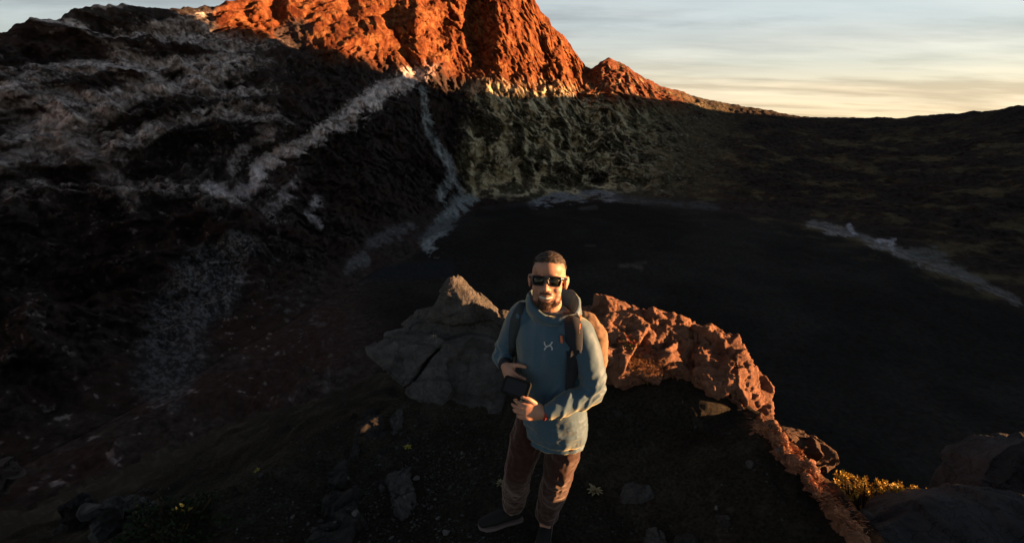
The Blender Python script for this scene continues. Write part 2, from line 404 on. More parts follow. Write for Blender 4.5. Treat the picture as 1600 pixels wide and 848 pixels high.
fx, fy = proj(Pf)
tw = tones(Pf, fx, fy)
nf = fbm(Pf/40, 5, .55)
ash = lerp(np.tile([.0205, .0195, .0180], (len(Pf), 1)), (.031, .0292, .0268), sstep(-.3, .6, nf))
inside = sstep(1.0, .93, (R2/rmax[:, None]).ravel()*1.06)*sstep(520, 620, fx+nf*30)
bright = sstep(.09, .2, tw.max(1))*sstep(.70, .92, (R2/rmax[:, None]).ravel()*1.06)
tone = ash*(inside*(1-bright))[:, None]+tw*(1-inside*(1-bright))[:, None]
for pts, wd, colr in [([(972, 417), (990, 415), (1004, 420)], 4, (.085, .078, .065)), ([(985, 414), (1010, 411)], 3, (.06, .056, .048)), ([(915, 383), (928, 384)], 3, (.05, .045, .04)), ([(905, 324), (930, 322)], 3, (.06, .058, .055)), ([(560, 430), (700, 420)], 14, (.022, .026, .03))]:
    d, t = seg_dist(fx+nf*5, fy+nf*4, pts)
    tone = lerp(tone, colr, sstep(1.2, .5, d/wd)*.9)
paint(fl_me, tone)
obj('crater_floor', fl_me, M_floor, kind='structure')

# ------------------------------------------------------------------ the ledge the man stands on
LEDGE = [(1.93, -.7), (1.90, .0), (1.87, .5), (1.88, .9), (1.72, 1.35), (1.55, 2.2), (.9, 2.9), (.2, 2.7), (-.2, 2.2), (-.85, 1.8), (-1.25, 1.0), (-1.8, .45), (-2.5, -.2), (-3.6, -1.4), (-7, -6), (-20, -40), (30, -40), (16, -6), (5.6, -1.6), (5.2, .1), (3.5, .0), (2.8, -.7)]  # back edge extended unseen behind the ridge to keep sun off the left slope
def plateau(x, y):
    z = .46*(np.log1p(np.exp((y-.45)*5))-np.log1p(np.exp((y-1.2)*5)))/5*sstep(-.6, .5, x)*sstep(2.3, 1.6, x)-.40*sstep(.45, 1.35, y)*sstep(.15, -.45, x)
    z = z-.62*sstep(1.45, 2.6, y)*sstep(-.5, .2, x)-.30*np.log1p(np.exp((-1.25-x)*3))/3
    z = np.maximum(z, (.36-.14*sstep(.45, .85, y))*sstep(.75, 1.85, x)*sstep(-2.0, -.8, y))                # the bank that rises to the crest on his left
    z = z+.40*np.exp(-(((x-4.2)/.75)**2+((y+.55)/.50)**2))                      # added hump out of view, shades the corner boulder and the legs
    return z+.05*np.minimum(y+3, 0)
def ground_z(x, y, fine=True):
    x = np.atleast_1d(np.asarray(x, float)); y = np.atleast_1d(np.asarray(y, float))
    P0 = np.c_[x, y, 0*x]
    sd = poly_sd(x, y, LEDGE)+fbm(P0/.9, 3)*.12
    s = np.maximum(sd, 0)
    lf = sstep(-.7, -1.6, x)                                      # gentler rubble slope on the left, cliff elsewhere
    z = plateau(x, y)-(1.35-.72*lf)*s-.25*np.minimum(s, 1.2)*(1-lf)
    z = z+lf*sstep(0, 1.5, s)*(.16*fbm(P0/1.3+6, 4, .55)+.10*(ridged(P0/.6+2, 3)-.5)+.03*s*fbm(P0/3.5, 4, .55))
    k = sstep(.55, .25, np.hypot(x-.1, y-.05))                 # trodden flat under the feet
    n = fbm(P0/1.1+3, 4, .5)*.07+fbm(P0/.22+7, 4, .55)*.022
    n = n+np.maximum(fbm(P0/.09, 3, .6), 0)*.012 if fine else n
    z = z+n*(1-.85*k)+s*.35*fbm(P0/7, 4, .55)*sstep(1, 6, s)*(1-lf)
    return np.maximum(z, FLOOR-2)
M_soil = mat('volcanic_soil', None, .97, .04, attr='tone', vary=.75, scale=45, bump=1.0, bscale=70, bdist=.014, crack=.8, cscale=38.)
az3 = np.r_[np.arange(-180, -60, 4.), np.arange(-60, 54, .2), np.arange(54, 180.1, 4.)]
r3 = np.r_[.02, .4*1.0085**np.arange(0, 390), 11*1.07**np.arange(1, 36)]
A3, R3 = np.meshgrid(az3, r3, indexing='ij')
X3 = np.sin(np.radians(A3))*R3; Y3 = np.cos(np.radians(A3))*R3+CAM[1]
Z3 = ground_z(X3.ravel(), Y3.ravel())
Pg = np.c_[X3.ravel(), Y3.ravel(), Z3]
n = len(r3); ii = np.arange(len(az3)-1)[:, None]*n+np.arange(n-1)[None, :]
gm = new_mesh('ground', Pg, np.stack([ii, ii+1, ii+n+1, ii+n], -1).reshape(-1, 4)[:, ::-1])
na, nb = fbm(Pg/.8, 5, .55), fbm(Pg/.12, 3, .6)
gt = np.tile([.040, .035, .028], (len(Pg), 1))
gt = lerp(gt, (.068, .059, .044), sstep(-.1, .7, na+.4*nb))
gt = lerp(gt, (.036, .026, .019), sstep(.1, .7, fbm(Pg/1.7+4, 3))*.8)
gt = lerp(gt, (.09, .085, .08), sstep(.4, .9, nb)*.3)
# red-brown scoria on the crest to the right, brightened to read as sunlit
cr = sstep(.22, .0, np.abs(poly_sd(Pg[:, 0], Pg[:, 1], LEDGE)+.02))*sstep(1.2, 1.8, Pg[:, 0])*sstep(3, 2.6, Pg[:, 0])
gt = lerp(gt, (.24, .105, .055), cr*sstep(-.3, .4, na+.5*nb))
paint(gm, gt)
obj('ground', gm, M_soil, kind='structure')

# ------------------------------------------------------------------ mesh tools for rocks and figures
def normals(me):
    N = np.zeros(len(me.vertices)*3, np.float32); me.vertex_normals.foreach_get('vector', N); return N.reshape(-1, 3)
def verts(me):
    V = np.zeros(len(me.vertices)*3, np.float32); me.vertices.foreach_get('co', V); return V.reshape(-1, 3).astype(float)
def set_verts(me, V): me.vertices.foreach_set('co', V.astype(np.float32).ravel()); me.update()
def edges(me):
    E = np.zeros(len(me.edges)*2, np.int32); me.edges.foreach_get('vertices', E); return E.reshape(-1, 2)
def smooth(me, it, k=.5, mask=None):
    V = verts(me); E = edges(me); n = len(V)
    deg = np.maximum(np.bincount(E.ravel(), minlength=n), 1)[:, None]
    for _ in range(it):
        S = np.zeros_like(V)
        for d in range(3): S[:, d] = np.bincount(E[:, 0], V[E[:, 1], d], n)+np.bincount(E[:, 1], V[E[:, 0], d], n)
        dv = (S/deg-V)*k
        V = V+(dv if mask is None else dv*mask[:, None])
    set_verts(me, V); return me
def remesh(V, Fc, voxel, it=3):
    me = new_mesh('raw', V, Fc, False)
    o = bpy.data.objects.new('raw', me); COL.objects.link(o)
    md = o.modifiers.new('r', 'REMESH'); md.mode = 'VOXEL'; md.voxel_size = voxel; md.adaptivity = 0
    dg = bpy.context.evaluated_depsgraph_get()
    r = bpy.data.meshes.new_from_object(o.evaluated_get(dg))
    bpy.data.objects.remove(o); bpy.data.meshes.remove(me)
    if len(r.vertices) < 20: return remesh(V, Fc, voxel*.5, it) if voxel > .0012 else new_mesh('raw', V, Fc)
    if it: smooth(r, it)
    r.polygons.foreach_set('use_smooth', np.ones(len(r.polygons), bool)); return r
def hull(pts):
    bm = bmesh.new()
    jit = random.Random(len(pts))
    for p in pts: bm.verts.new([float(c)+jit.uniform(-.002, .002) for c in p])
    bm.verts.ensure_lookup_table()
    bmesh.ops.convex_hull(bm, input=list(bm.verts), use_existing_faces=False)
    for v in [v for v in bm.verts if not v.link_faces]: bm.verts.remove(v)
    bmesh.ops.triangulate(bm, faces=bm.faces)
    bmesh.ops.recalc_face_normals(bm, faces=bm.faces)
    bm.verts.index_update()
    V = np.array([v.co[:] for v in bm.verts]); Fc = [[v.index for v in f.verts] for f in bm.faces]; bm.free()
    return V, Fc
def join(parts):
    Vs, Fs, o = [], [], 0
    for V, Fc in parts:
        Vs.append(np.asarray(V, float)); Fs += [[i+o for i in f] for f in Fc]; o += len(V)
    return np.concatenate(Vs), Fs
def facets(V, N, n, k, seed, squash=(1, 1, 1)):
    """break the surface into cells, each tilted its own way like a fresh fracture"""
    r = np.random.RandomState(seed); q = V*np.array(squash)
    S = q[r.randint(0, len(q), n)]; best = np.full(len(q), 1e9); cell = np.zeros(len(q), int)
    qq = q+np.stack([fbm(q*9+5, 2), fbm(q*9+9, 2), fbm(q*9+13, 2)], -1)*.012
    for i in range(n):
        d = ((qq-S[i])**2).sum(1); m = d < best; best[m] = d[m]; cell[m] = i
    tilt = r.normal(size=(n, 3)); tilt /= np.linalg.norm(tilt, axis=1)[:, None]
    offs = r.uniform(-.6, .6, n)
    size = math.sqrt(max(best.mean(), 1e-6))
    return (((q-S[cell])*tilt[cell]).sum(1)*k+offs[cell]*size*k*.5)
def rough_rock(me, seed, big=.03, mid=.015, fine=.006, knob=0., strata=0., fr=1., cells=(26, 150), tilt=(.55, .5)):
    V = verts(me); N = normals(me); Q = V*fr+seed*3.7
    d = facets(V, N, cells[0], tilt[0], seed)*big/.04+facets(V, N, cells[1], tilt[1], seed+50)*mid/.018
    d = d+big*.35*fbm(Q*2.6, 3)+mid*.6*fbm(Q*10, 4, .62)+fine*fbm(Q*34, 3, .65)
    crack = np.abs(fbm(Q*2.4+40, 3, .5)); d -= mid*1.6*sstep(.05, .0, crack)
    if knob:                                                         # pitted, knobbly lava
        kn = ridged(Q*5+9, 4, .55); d += knob*(.5-kn)*.9+knob*.9*fbm(Q*3.2, 3)
        d -= knob*1.1*sstep(.22, .6, fbm(Q*8+21, 3))
    if strata: d += strata*(ridged(np.c_[Q[:, 0]*.8+Q[:, 2]*.9, Q[:, 1]*.8, Q[:, 2]*5.5-Q[:, 0]*1.2], 3)-.5)
    set_verts(me, V+N*d[:, None]); smooth(me, 1, .35); return me
def chunk(pts, seed, voxel=.014, it=4, **kw):
    ext = float(np.ptp(np.array(pts), axis=0).min())
    return rough_rock(remesh(*hull(pts), max(min(voxel, ext/9), .0012), it), seed, **kw)
def px_pts(front, back=(0, .5, -.25), sink=0):
    """corner points of a rock given as (photo x, photo y, world y), with a back side behind them and a foot in the ground"""
    fr = [at_y(*p) for p in front]; bk = [p+np.array(back) for p in fr]
    lo = []
    if sink:
        zm = sorted(p[2] for p in fr)[len(fr)//2]
        lo = [p+np.array([0, .10, -sink]) for p in fr if p[2] < zm]
    return fr+bk+lo

def px_back(front, *a): return px_pts([(x, y, d+.35) for x, y, d in front], *a)
# ------------------------------------------------------------------ rocks of the ledge
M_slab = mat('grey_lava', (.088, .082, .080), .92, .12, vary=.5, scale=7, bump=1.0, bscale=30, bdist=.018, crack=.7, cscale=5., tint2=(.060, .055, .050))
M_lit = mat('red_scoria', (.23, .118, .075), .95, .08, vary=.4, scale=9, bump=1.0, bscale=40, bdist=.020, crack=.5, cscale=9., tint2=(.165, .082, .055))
M_dark = mat('dark_lava', (.048, .044, .042), .93, .12, vary=.45, scale=7, bump=1.0, bscale=45, bdist=.012, crack=.6, cscale=9., tint2=(.032, .028, .026))
M_boul = mat('charcoal_boulder', (.062, .058, .060), .94, .10, vary=.4, scale=4, bump=1.0, bscale=22, bdist=.018, crack=.7, cscale=4., tint2=(.044, .041, .042))
M_mixed = mat('brown_lava', (.11, .065, .045), .93, .1, vary=.4, scale=6, bump=1.0, bscale=45, bdist=.012, crack=.6, cscale=8., tint2=(.05, .038, .032))
def rock_part(name, parent, base, me, m):
    o = obj(name, me, m, parent); me.transform(Matrix.Translation(-Vector([float(c) for c in base]))); return o

ob = (-.5, 1.7, .0)
ks = dict(big=.012, mid=.005, fine=.005, strata=.014, cells=(9, 30), tilt=(.42, .5), voxel=.011, it=2)
slab = thing('rock_outcrop', 'big cracked grey lava slab with an upright pointed block, in shade left of the man', 'rock', ob)
rock_part('block', slab, ob, chunk(px_back([(566, 541, 1.45), (600, 527, 1.75), (660, 522, 1.8), (688, 536, 1.62), (640, 598, 1.18), (626, 604, 1.12), (596, 578, 1.22)], (.06, .42, -.22)), 1, **ks), M_slab)
rock_part('block', slab, ob, chunk(px_back([(694, 538, 1.60), (745, 522, 1.75), (806, 540, 1.7), (812, 662, .88), (770, 664, .90), (715, 656, .95), (655, 648, 1.0), (632, 612, 1.12)], (.05, .5, -.25), .25), 2, **ks), M_slab)
rock_part('block', slab, ob, chunk(px_back([(602, 524, 1.82), (650, 506, 1.9), (695, 488, 1.98), (770, 492, 1.98), (812, 505, 1.9), (812, 545, 1.68), (744, 523, 1.78), (692, 538, 1.7)], (.05, .35, -.3)), 3, **ks), M_slab)
rock_part('pinnacle', slab, ob, chunk(px_back([(676, 478, 1.95), (699, 436, 1.92), (708, 432, 1.92), (716, 434, 1.97), (738, 456, 2.02), (763, 470, 2.0), (772, 487, 1.95), (768, 500, 1.85), (700, 505, 1.82), (660, 503, 1.88)], (.10, .24, -.2)), 4, **ks), M_slab)
rock_part('tip', slab, ob, chunk(px_back([(697, 440, 1.90), (704, 432, 1.90), (713, 433, 1.93), (737, 455, 1.96), (726, 461, 1.92), (704, 452, 1.88)], (.06, .16, -.12)), 7, voxel=.008, it=2, big=.010, mid=.005, fine=.004), M_lit)  # grey rock's orange sunlight put into the colour of a separate tip
rock_part('block', slab, ob, chunk(px_back([(625, 506, 2.1), (652, 484, 2.1), (690, 476, 2.08), (700, 500, 2.0), (640, 515, 2.0)], (.05, .3, -.25)), 5, **ks), M_slab)
rock_part('block', slab, ob, chunk(px_back([(765, 490, 2.15), (785, 486, 2.15), (820, 492, 2.15), (820, 520, 1.95), (770, 510, 1.95)], (.05, .3, -.25)), 6, **ks), M_slab)

ob = (1.3, 1.5, .4)
ridge = thing('rock_outcrop', 'knobbly reddish rock ridge catching the low sun right of the man', 'rock', ob)
kw = dict(big=.024, mid=.008, fine=.008, knob=.036, voxel=.011, it=2, cells=(20, 70))
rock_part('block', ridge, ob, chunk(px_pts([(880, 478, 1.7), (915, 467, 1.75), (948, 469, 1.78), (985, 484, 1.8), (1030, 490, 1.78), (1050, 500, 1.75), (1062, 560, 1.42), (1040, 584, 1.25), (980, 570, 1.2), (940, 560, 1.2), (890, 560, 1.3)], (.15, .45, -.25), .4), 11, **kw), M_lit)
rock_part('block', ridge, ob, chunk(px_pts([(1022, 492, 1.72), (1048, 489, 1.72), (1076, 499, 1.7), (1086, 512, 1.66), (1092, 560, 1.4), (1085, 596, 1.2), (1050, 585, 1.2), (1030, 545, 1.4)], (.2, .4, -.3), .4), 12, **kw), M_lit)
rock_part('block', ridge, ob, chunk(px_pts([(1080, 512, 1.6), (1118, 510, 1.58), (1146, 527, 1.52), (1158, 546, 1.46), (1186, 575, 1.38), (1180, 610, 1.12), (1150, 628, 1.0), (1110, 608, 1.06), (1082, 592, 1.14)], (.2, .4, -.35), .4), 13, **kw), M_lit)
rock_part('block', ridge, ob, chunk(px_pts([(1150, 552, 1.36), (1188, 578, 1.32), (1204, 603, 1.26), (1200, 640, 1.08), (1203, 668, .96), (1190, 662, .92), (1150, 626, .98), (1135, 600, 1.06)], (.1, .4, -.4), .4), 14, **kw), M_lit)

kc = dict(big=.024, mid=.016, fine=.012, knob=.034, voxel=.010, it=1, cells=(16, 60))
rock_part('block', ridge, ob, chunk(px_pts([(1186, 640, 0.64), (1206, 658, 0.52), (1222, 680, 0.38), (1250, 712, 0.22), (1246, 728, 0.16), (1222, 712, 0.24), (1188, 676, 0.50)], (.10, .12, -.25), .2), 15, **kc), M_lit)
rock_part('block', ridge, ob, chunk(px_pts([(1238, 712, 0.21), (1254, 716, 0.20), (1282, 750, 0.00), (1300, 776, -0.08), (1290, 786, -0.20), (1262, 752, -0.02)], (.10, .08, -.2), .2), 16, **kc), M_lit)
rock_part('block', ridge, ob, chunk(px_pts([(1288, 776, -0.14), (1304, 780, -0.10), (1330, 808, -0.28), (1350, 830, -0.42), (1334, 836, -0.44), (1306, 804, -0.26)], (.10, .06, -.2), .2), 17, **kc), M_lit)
def solo(name, label, cat, me, m, base, group=None):
    o = obj(name, me, m); rebase(o, base); return tag(o, label, cat, group)
solo('boulder', 'small dark boulder with two sunlit orange patches, beyond the crest on the right', 'rock',
     chunk(px_pts([(1212, 690, .95), (1228, 677, 1.0), (1262, 674, 1.0), (1285, 686, .98), (1310, 706, .9), (1318, 726, .82), (1300, 744, .72), (1262, 742, .7), (1225, 722, .8)], (.12, .4, -.3)), 21, voxel=.011, big=.03, mid=.007, fine=.005, cells=(10, 40)), M_mixed, at_y(1262, 742, .9))
bb = thing('boulder', 'large charcoal boulder in the bottom right corner beside the yellow shrub', 'rock', at_y(1480, 860, -.4))
base = tuple(bb.location)
kb = dict(big=.020, mid=.006, fine=.004, cells=(10, 36), tilt=(.35, .4), voxel=.013)
rock_part('block', bb, base, chunk(px_pts([(1356, 852, -.2), (1378, 822, -.1), (1414, 794, .0), (1458, 780, .05), (1500, 775, .1), (1600, 782, .05), (1720, 810, .0), (1720, 960, -.45), (1560, 960, -.5), (1400, 930, -.45), (1348, 884, -.3)], (.12, .30, -.30), .3), 31, **kb), M_boul)
solo('boulder', 'rounded dark boulder at the right edge, behind the large corner boulder', 'rock',
     chunk(px_pts([(1520, 775, .85), (1532, 738, .95), (1548, 712, 1.0), (1580, 692, 1.05), (1640, 680, 1.05), (1720, 700, 1.0), (1720, 790, .8), (1530, 800, .75)], (.15, .5, -.4), .8), 32, **kb), M_boul, at_y(1600, 800, .9))

# ------------------------------------------------------------------ the man
from mathutils.bvhtree import BVHTree
def basis(t, ref):
    t = unit(t); a = np.asarray(ref, float)-t*np.dot(ref, t)
    if np.linalg.norm(a) < 1e-5: a = np.cross(t, [0, 0, 1.0001])
    a = unit(a); return t, a, np.cross(t, a)
def tube(pts, radii, ref=(1, 0, 0), n=18, caps=(1, 1)):
    """closed tapering limb with rounded ends; a radius may be (along ref, across)"""
    pts = [np.asarray(p, float) for p in pts]
    rad = [(r, r) if np.isscalar(r) else r for r in radii]
    T_ = []
    for i in range(len(pts)): T_.append(unit(pts[min(i+1, len(pts)-1)]-pts[max(i-1, 0)]))
    rings = []
    if caps[0]:
        for a in (65, 35): c, s_ = math.cos(math.radians(a)), math.sin(math.radians(a)); rings.append((pts[0]-T_[0]*s_*min(rad[0])*caps[0], (rad[0][0]*c, rad[0][1]*c), T_[0]))
    rings += list(zip(pts, rad, T_))
    if caps[1]:
        for a in (35, 65): c, s_ = math.cos(math.radians(a)), math.sin(math.radians(a)); rings.append((pts[-1]+T_[-1]*s_*min(rad[-1])*caps[1], (rad[-1][0]*c, rad[-1][1]*c), T_[-1]))
    V, Fc = [], []
    for c, r, t in rings:
        t, a, b = basis(t, ref)
        for k in range(n):
            th = 2*math.pi*k/n; V.append(c+a*r[0]*math.cos(th)+b*r[1]*math.sin(th))
    m = len(rings)
    for i in range(m-1):
        for k in range(n):
            k2 = (k+1) % n; Fc.append([i*n+k, i*n+k2, (i+1)*n+k2, (i+1)*n+k])
    V += [rings[0][0]-rings[0][2]*min(rings[0][1])*.25, rings[-1][0]+rings[-1][2]*min(rings[-1][1])*.25]
    for k in range(n):
        k2 = (k+1) % n; Fc.append([m*n, k2, k]); Fc.append([m*n+1, (m-1)*n+k, (m-1)*n+k2])
    return np.array(V), Fc
def catmull(pts, per=5):
    pts = [np.asarray(p, float) for p in pts]; o = []
    for i in range(len(pts)-1):
        p0, p1, p2, p3 = pts[max(i-1, 0)], pts[i], pts[i+1], pts[min(i+2, len(pts)-1)]
        for k in range(per):
            t = k/per; o.append(.5*((2*p1)+(-p0+p2)*t+(2*p0-5*p1+4*p2-p3)*t*t+(-p0+3*p1-3*p2+p3)*t**3))
    return o+[pts[-1]]
def limb(pts, radii, per=6, **k):
    pr_ = [np.array([r, r]) if np.isscalar(r) else np.array(r) for r in radii]
    q = catmull([np.r_[p, r] for p, r in zip(pts, pr_)], per)
    return tube([v[:3] for v in q], [(v[3], v[4]) for v in q], **k)
def ell(c, r, R=np.eye(3), n=16):
    V, Fc = [], []
    for i in range(1, n):
        th = math.pi*i/n
        for k in range(2*n):
            ph = math.pi*k/n; V.append([math.sin(th)*math.cos(ph)*r[0], math.sin(th)*math.sin(ph)*r[1], math.cos(th)*r[2]])
    V += [[0, 0, r[2]], [0, 0, -r[2]]]; N2 = 2*n; L = (n-1)*N2
    for i in range(n-2):
        for k in range(N2): k2 = (k+1) % N2; Fc.append([i*N2+k, (i+1)*N2+k, (i+1)*N2+k2, i*N2+k2])
    for k in range(N2):
        k2 = (k+1) % N2; Fc.append([L, k, k2]); Fc.append([L+1, (n-2)*N2+k2, (n-2)*N2+k])
    return np.array(V)@R+np.asarray(c), Fc

FEET = np.array([.1, .05, float(ground_z([.1], [.05])[0])])
G0 = FEET[2]
AX = unit([.86, -.5, 0]); BX = unit([.5, .86, 0])               # across the shoulders, towards his back
HK = 1.10                                                       # head scale
HC = np.array([.178, -.035, 1.665])
HF = unit([-.15, -1, .30]); HS = unit(np.cross([0.02, 0, 1], HF)); HU = np.cross(HF, HS)
HR = np.array([HS, HF, HU])
def H(s, f, u): return HC+HK*(s*HS+f*HF+u*HU)
def hell(c, r): return ell(H(*c), np.array(r)*HK, HR)
Lsh, Lel, Lwr = np.array([.345, -.095, 1.395]), np.array([.405, -.15, 1.115]), np.array([.165, -.235, 1.035])
Rsh, Rel, Rwr = np.array([.05, .085, 1.405]), np.array([-.04, .13, 1.165]), np.array([-.035, .0, 1.165])
Lhip, Lkn, Lan = np.array([.30, -.04, .86]), np.array([.258, -.06, .50]), np.array([.205, .02, .10+G0])
Rhip, Rkn, Ran = np.array([.13, .05, .86]), np.array([.035, -.02, .48]), np.array([.010, .11, .10+G0])

def hand(W, d, nrm, thumb_side, curl, spread=.10, thumb=None, k=1.0):
    """palm, four unequal curled fingers and a thumb from the side of the palm; nrm points out of the back of the hand"""
    d = unit(d); nrm = unit(nrm-d*np.dot(nrm, d)); sd = np.cross(d, nrm)
    if np.dot(sd, thumb_side) < 0: sd = -sd
    P_ = []
    P_.append(limb([W-d*.02, W+d*.025, W+d*.06, W+d*.09], [(.021*k, .026*k), (.020*k, .036*k), (.017*k, .041*k), (.013*k, .040*k)], ref=nrm))
    P_.append(ell(W+d*.03+sd*.024*k-nrm*.012, (.017*k, .030*k, .017*k), np.array([sd, d, nrm])))
    L = [.074, .083, .077, .060]
    for i in range(4):
        o = W+d*.088+sd*(.030-.0205*i)*k+nrm*.003-d*(0, -.003, .001, .010)[i]
        a = 0; p = o-d*.015; pts = [p, o]; rr_ = [.0100*k, .0098*k]
        dirn = unit(d+sd*spread*(1.2-.9*i))
        for j, fr_ in enumerate((.46, .30, .24)):
            a += curl[j]*(1+.10*i)
            v = dirn*math.cos(a)-nrm*math.sin(a); o = o+v*L[i]*fr_*k; pts.append(o); rr_.append((.0092, .0083, .0072)[j]*k)
        P_.append(limb(pts, rr_, per=4, n=12, ref=sd))
    tb = W+d*.022+sd*.028*k-nrm*.006
    if thumb is None: thumb = (unit(d*.75+sd*.65-nrm*.25), unit(d*.95+sd*.2-nrm*.35))
    m1 = tb+thumb[0]*.038*k; m2 = m1+thumb[0]*.03*k; m3 = m2+thumb[1]*.030*k
    P_.append(limb([tb-thumb[0]*.01, m1, m2, m3], [.0140*k, .0125*k, .0108*k, .0088*k], per=4, n=12, ref=sd))
    return P_

body = []
# head and face
body += [hell((0, -.016, .034), (.0755, .097, .086)), hell((0, .030, -.025), (.066, .062, .080)), hell((0, .022, -.070), (.060, .060, .050)),
         hell((0, .066, -.108), (.026, .022, .017)), hell((0, .045, .055), (.062, .050, .045))]
for s_ in (-1, 1):
    body += [hell((s_*.040, .060, -.032), (.025, .024, .022)), hell((s_*.030, .080, .020), (.028, .014, .010)),
             hell((s_*.041, .030, -.078), (.021, .040, .028)), hell((s_*.042, .044, -.056), (.022, .026, .026)),
             hell((s_*.0130, .103, -.034), (.0105, .011, .0090)),
             hell((s_*.081, -.008, -.006), (.0085, .019, .031)), hell((s_*.088, -.016, .004), (.006, .013, .022))]
body += [limb([H(0, .082, .016), H(0, .100, -.008), H(0, .114, -.030)], [.0095*HK, .0105*HK, .0125*HK], ref=HS),
         limb([H(-.034, .072, -.0575), H(-.017, .090, -.0600), H(0, .0965, -.0605), H(.017, .090, -.0600), H(.034, .072, -.0575)], [.004*HK, .0055*HK, .0062*HK, .0055*HK, .004*HK], n=12, ref=HU),
         limb([H(-.034, .072, -.0585), H(-.018, .086, -.0800), H(0, .0905, -.0855), H(.018, .086, -.0800), H(.034, .072, -.0585)], [.004*HK, .0058*HK, .0066*HK, .0058*HK, .004*HK], n=12, ref=HU),
         hell((0, .080, -.0500), (.030, .014, .0085)), hell((0, .066, -.094), (.030, .020, .014))]
body += [limb([H(0, -.02, -.06), [.195, .0, 1.50], [.20, .005, 1.40]], [.066, .062, .075], ref=AX)]
# trunk and limbs (under the clothes)
body += [limb([[.215, .0, .86], [.21, .0, 1.0], [.205, .0, 1.2], [.205, 0, 1.36], [.205, 0, 1.43]], [(.155, .105), (.145, .10), (.155, .105), (.165, .10), (.11, .07)], ref=AX)]
for sh, el, wr in ((Lsh, Lel, Lwr), (Rsh, Rel, Rwr)): body += [limb([sh, (sh+el)/2, el, (el+wr)/2, wr], [.05, .046, .040, .038, .027], ref=(0, 0, 1))]
for hp, kn, an in ((Lhip, Lkn, Lan), (Rhip, Rkn, Ran)): body += [limb([hp, (hp+kn)/2, kn, kn*.6+an*.4, an], [.08, .074, .055, .052, .036], ref=AX)]
dL = unit(np.array([-.95, -.12, .22])); dR = unit(np.array([.30, -.88, -.10]))
body += hand(Lwr+dL*.012, dL, np.array([.05, -.93, .30]), np.array([0, -.1, 1.]), (.30, .55, .45), spread=.06, thumb=(unit([-.70, -.15, .62]), unit([-.93, .05, .30])), k=1.08)
body += hand(Rwr+dR*.010, dR, np.array([-.88, -.25, .42]), np.array([.3, .1, .9]), (.35, .65, .5), spread=.06, thumb=(unit([.62, -.62, .35]), unit([.85, -.45, .0])), k=1.06)
for an, toe in ((Lan, np.array([.180, -.12, G0+.04])), (Ran, np.array([-.12, .07, G0+.04]))):
    body += [limb([an, an*.7+toe*.3-np.array([0, 0, .02]), toe], [.036, .034, .024])]
bme = remesh(*join(body), .0042, 0)
BV = verts(bme)
hl = (BV-HC)@HR.T/HK                                             # head coordinates (side, front, up)
inhead = hl[:, 2] > -.17
handm = np.minimum(np.linalg.norm(BV-Lwr-dL*.09, axis=1), np.linalg.norm(BV-Rwr-dR*.09, axis=1)) < .14
smooth(bme, 3, .5, np.where(handm, .45, 1.0))
BV = verts(bme); hl = (BV-HC)@HR.T/HK
skin = np.tile([.37, .195, .130], (len(BV), 1))
skin = lerp(skin, (.24, .075, .055), np.exp(-(((hl-np.array([0, .085, -.070]))/np.array([.030, .03, .015]))**2).sum(1))*.7)
skin = lerp(skin, (.035, .010, .008), sstep(.0885, .084, hl[:, 1]+2.2*hl[:, 0]**2*6)*sstep(-.0625, -.0645, hl[:, 2])*sstep(-.0795, -.077, hl[:, 2]-9*hl[:, 0]**2)*(np.abs(hl[:, 0]) < .028)*(hl[:, 1] > .05))     # lips
skin = lerp(skin, (.26, .10, .07), np.exp(-(((np.abs(hl)*[1, 1, 1]-np.array([.045, .07, .03]))/.03)**2).sum(1))*.3)
shave = sstep(-.035, -.06, hl[:, 2]-.35*np.abs(hl[:, 0])*0)*sstep(-.20, -.10, hl[:, 1]*0-.1+hl[:, 2]*0+.0)
buzz = sstep(.045, .062, hl[:, 2]+hl[:, 1]*-.35+np.where(hl[:, 1] < 0, .02, 0))*inhead
skin = lerp(skin, (.12, .086, .070), buzz*.6)
jaw = inhead*sstep(-.040, -.062, hl[:, 2]+.10*sstep(.06, .0, hl[:, 1]))*sstep(-.155, -.12, hl[:, 2])*sstep(-.01, .02, hl[:, 1])
skin = lerp(skin, (.14, .072, .050), jaw*.6)
paint(bme, skin)
M_skin = mat('skin', None, .5, .35, attr='tone', vary=.10, scale=60, bump=.12, bscale=160, bdist=.003, sss=.12)
PB = np.array([.13, .07, G0])
man = thing('person', 'bearded man in sunglasses, teal hooded jacket and dark trousers standing on the ledge', 'person', PB)
def mpart(name, me, m, parent=None, label=None):
    me.transform(Matrix.Translation(-Vector([float(c) for c in PB]))); o = obj(name, me, m, parent or man)
    if label: o['label'] = label
    return o
def sub_mesh(me, fmask_v, push, name):
    """a shell over the picked vertices of a mesh, pushed out by push (per vertex)"""
    V = verts(me); N = normals(me); V2 = V+N*push[:, None]
    Fs = []
    for p in me.polygons:
        if all(fmask_v[i] for i in p.vertices): Fs.append(list(p.vertices))
    used = sorted({i for f in Fs for i in f}); mp_ = {v: i for i, v in enumerate(used)}
    return new_mesh(name, V2[used], [[mp_[i] for i in f] for f in Fs])
def spikes(me, mask, n, length, wid, lean, seed):
    """short hairs standing on a surface"""
    r = np.random.RandomState(seed); V = verts(me); N = normals(me); ids = np.where(mask)[0]
    ids = ids[r.randint(0, len(ids), n)]; Vs, Fs = [], []
    for i in ids:
        b = V[i]+r.normal(size=3)*.0015; d = unit(N[i]+lean+r.normal(size=3)*.45); t = unit(np.cross(d, r.normal(size=3)))*wid
        L = length*r.uniform(.6, 1.2); k = len(Vs); Vs += [b-t, b+t, b+d*L]; Fs.append([k, k+1, k+2])
    return np.array(Vs), Fs
M_hair = mat('dark_brown_hair', (.030, .021, .015), .65, .25, vary=.4, scale=120)
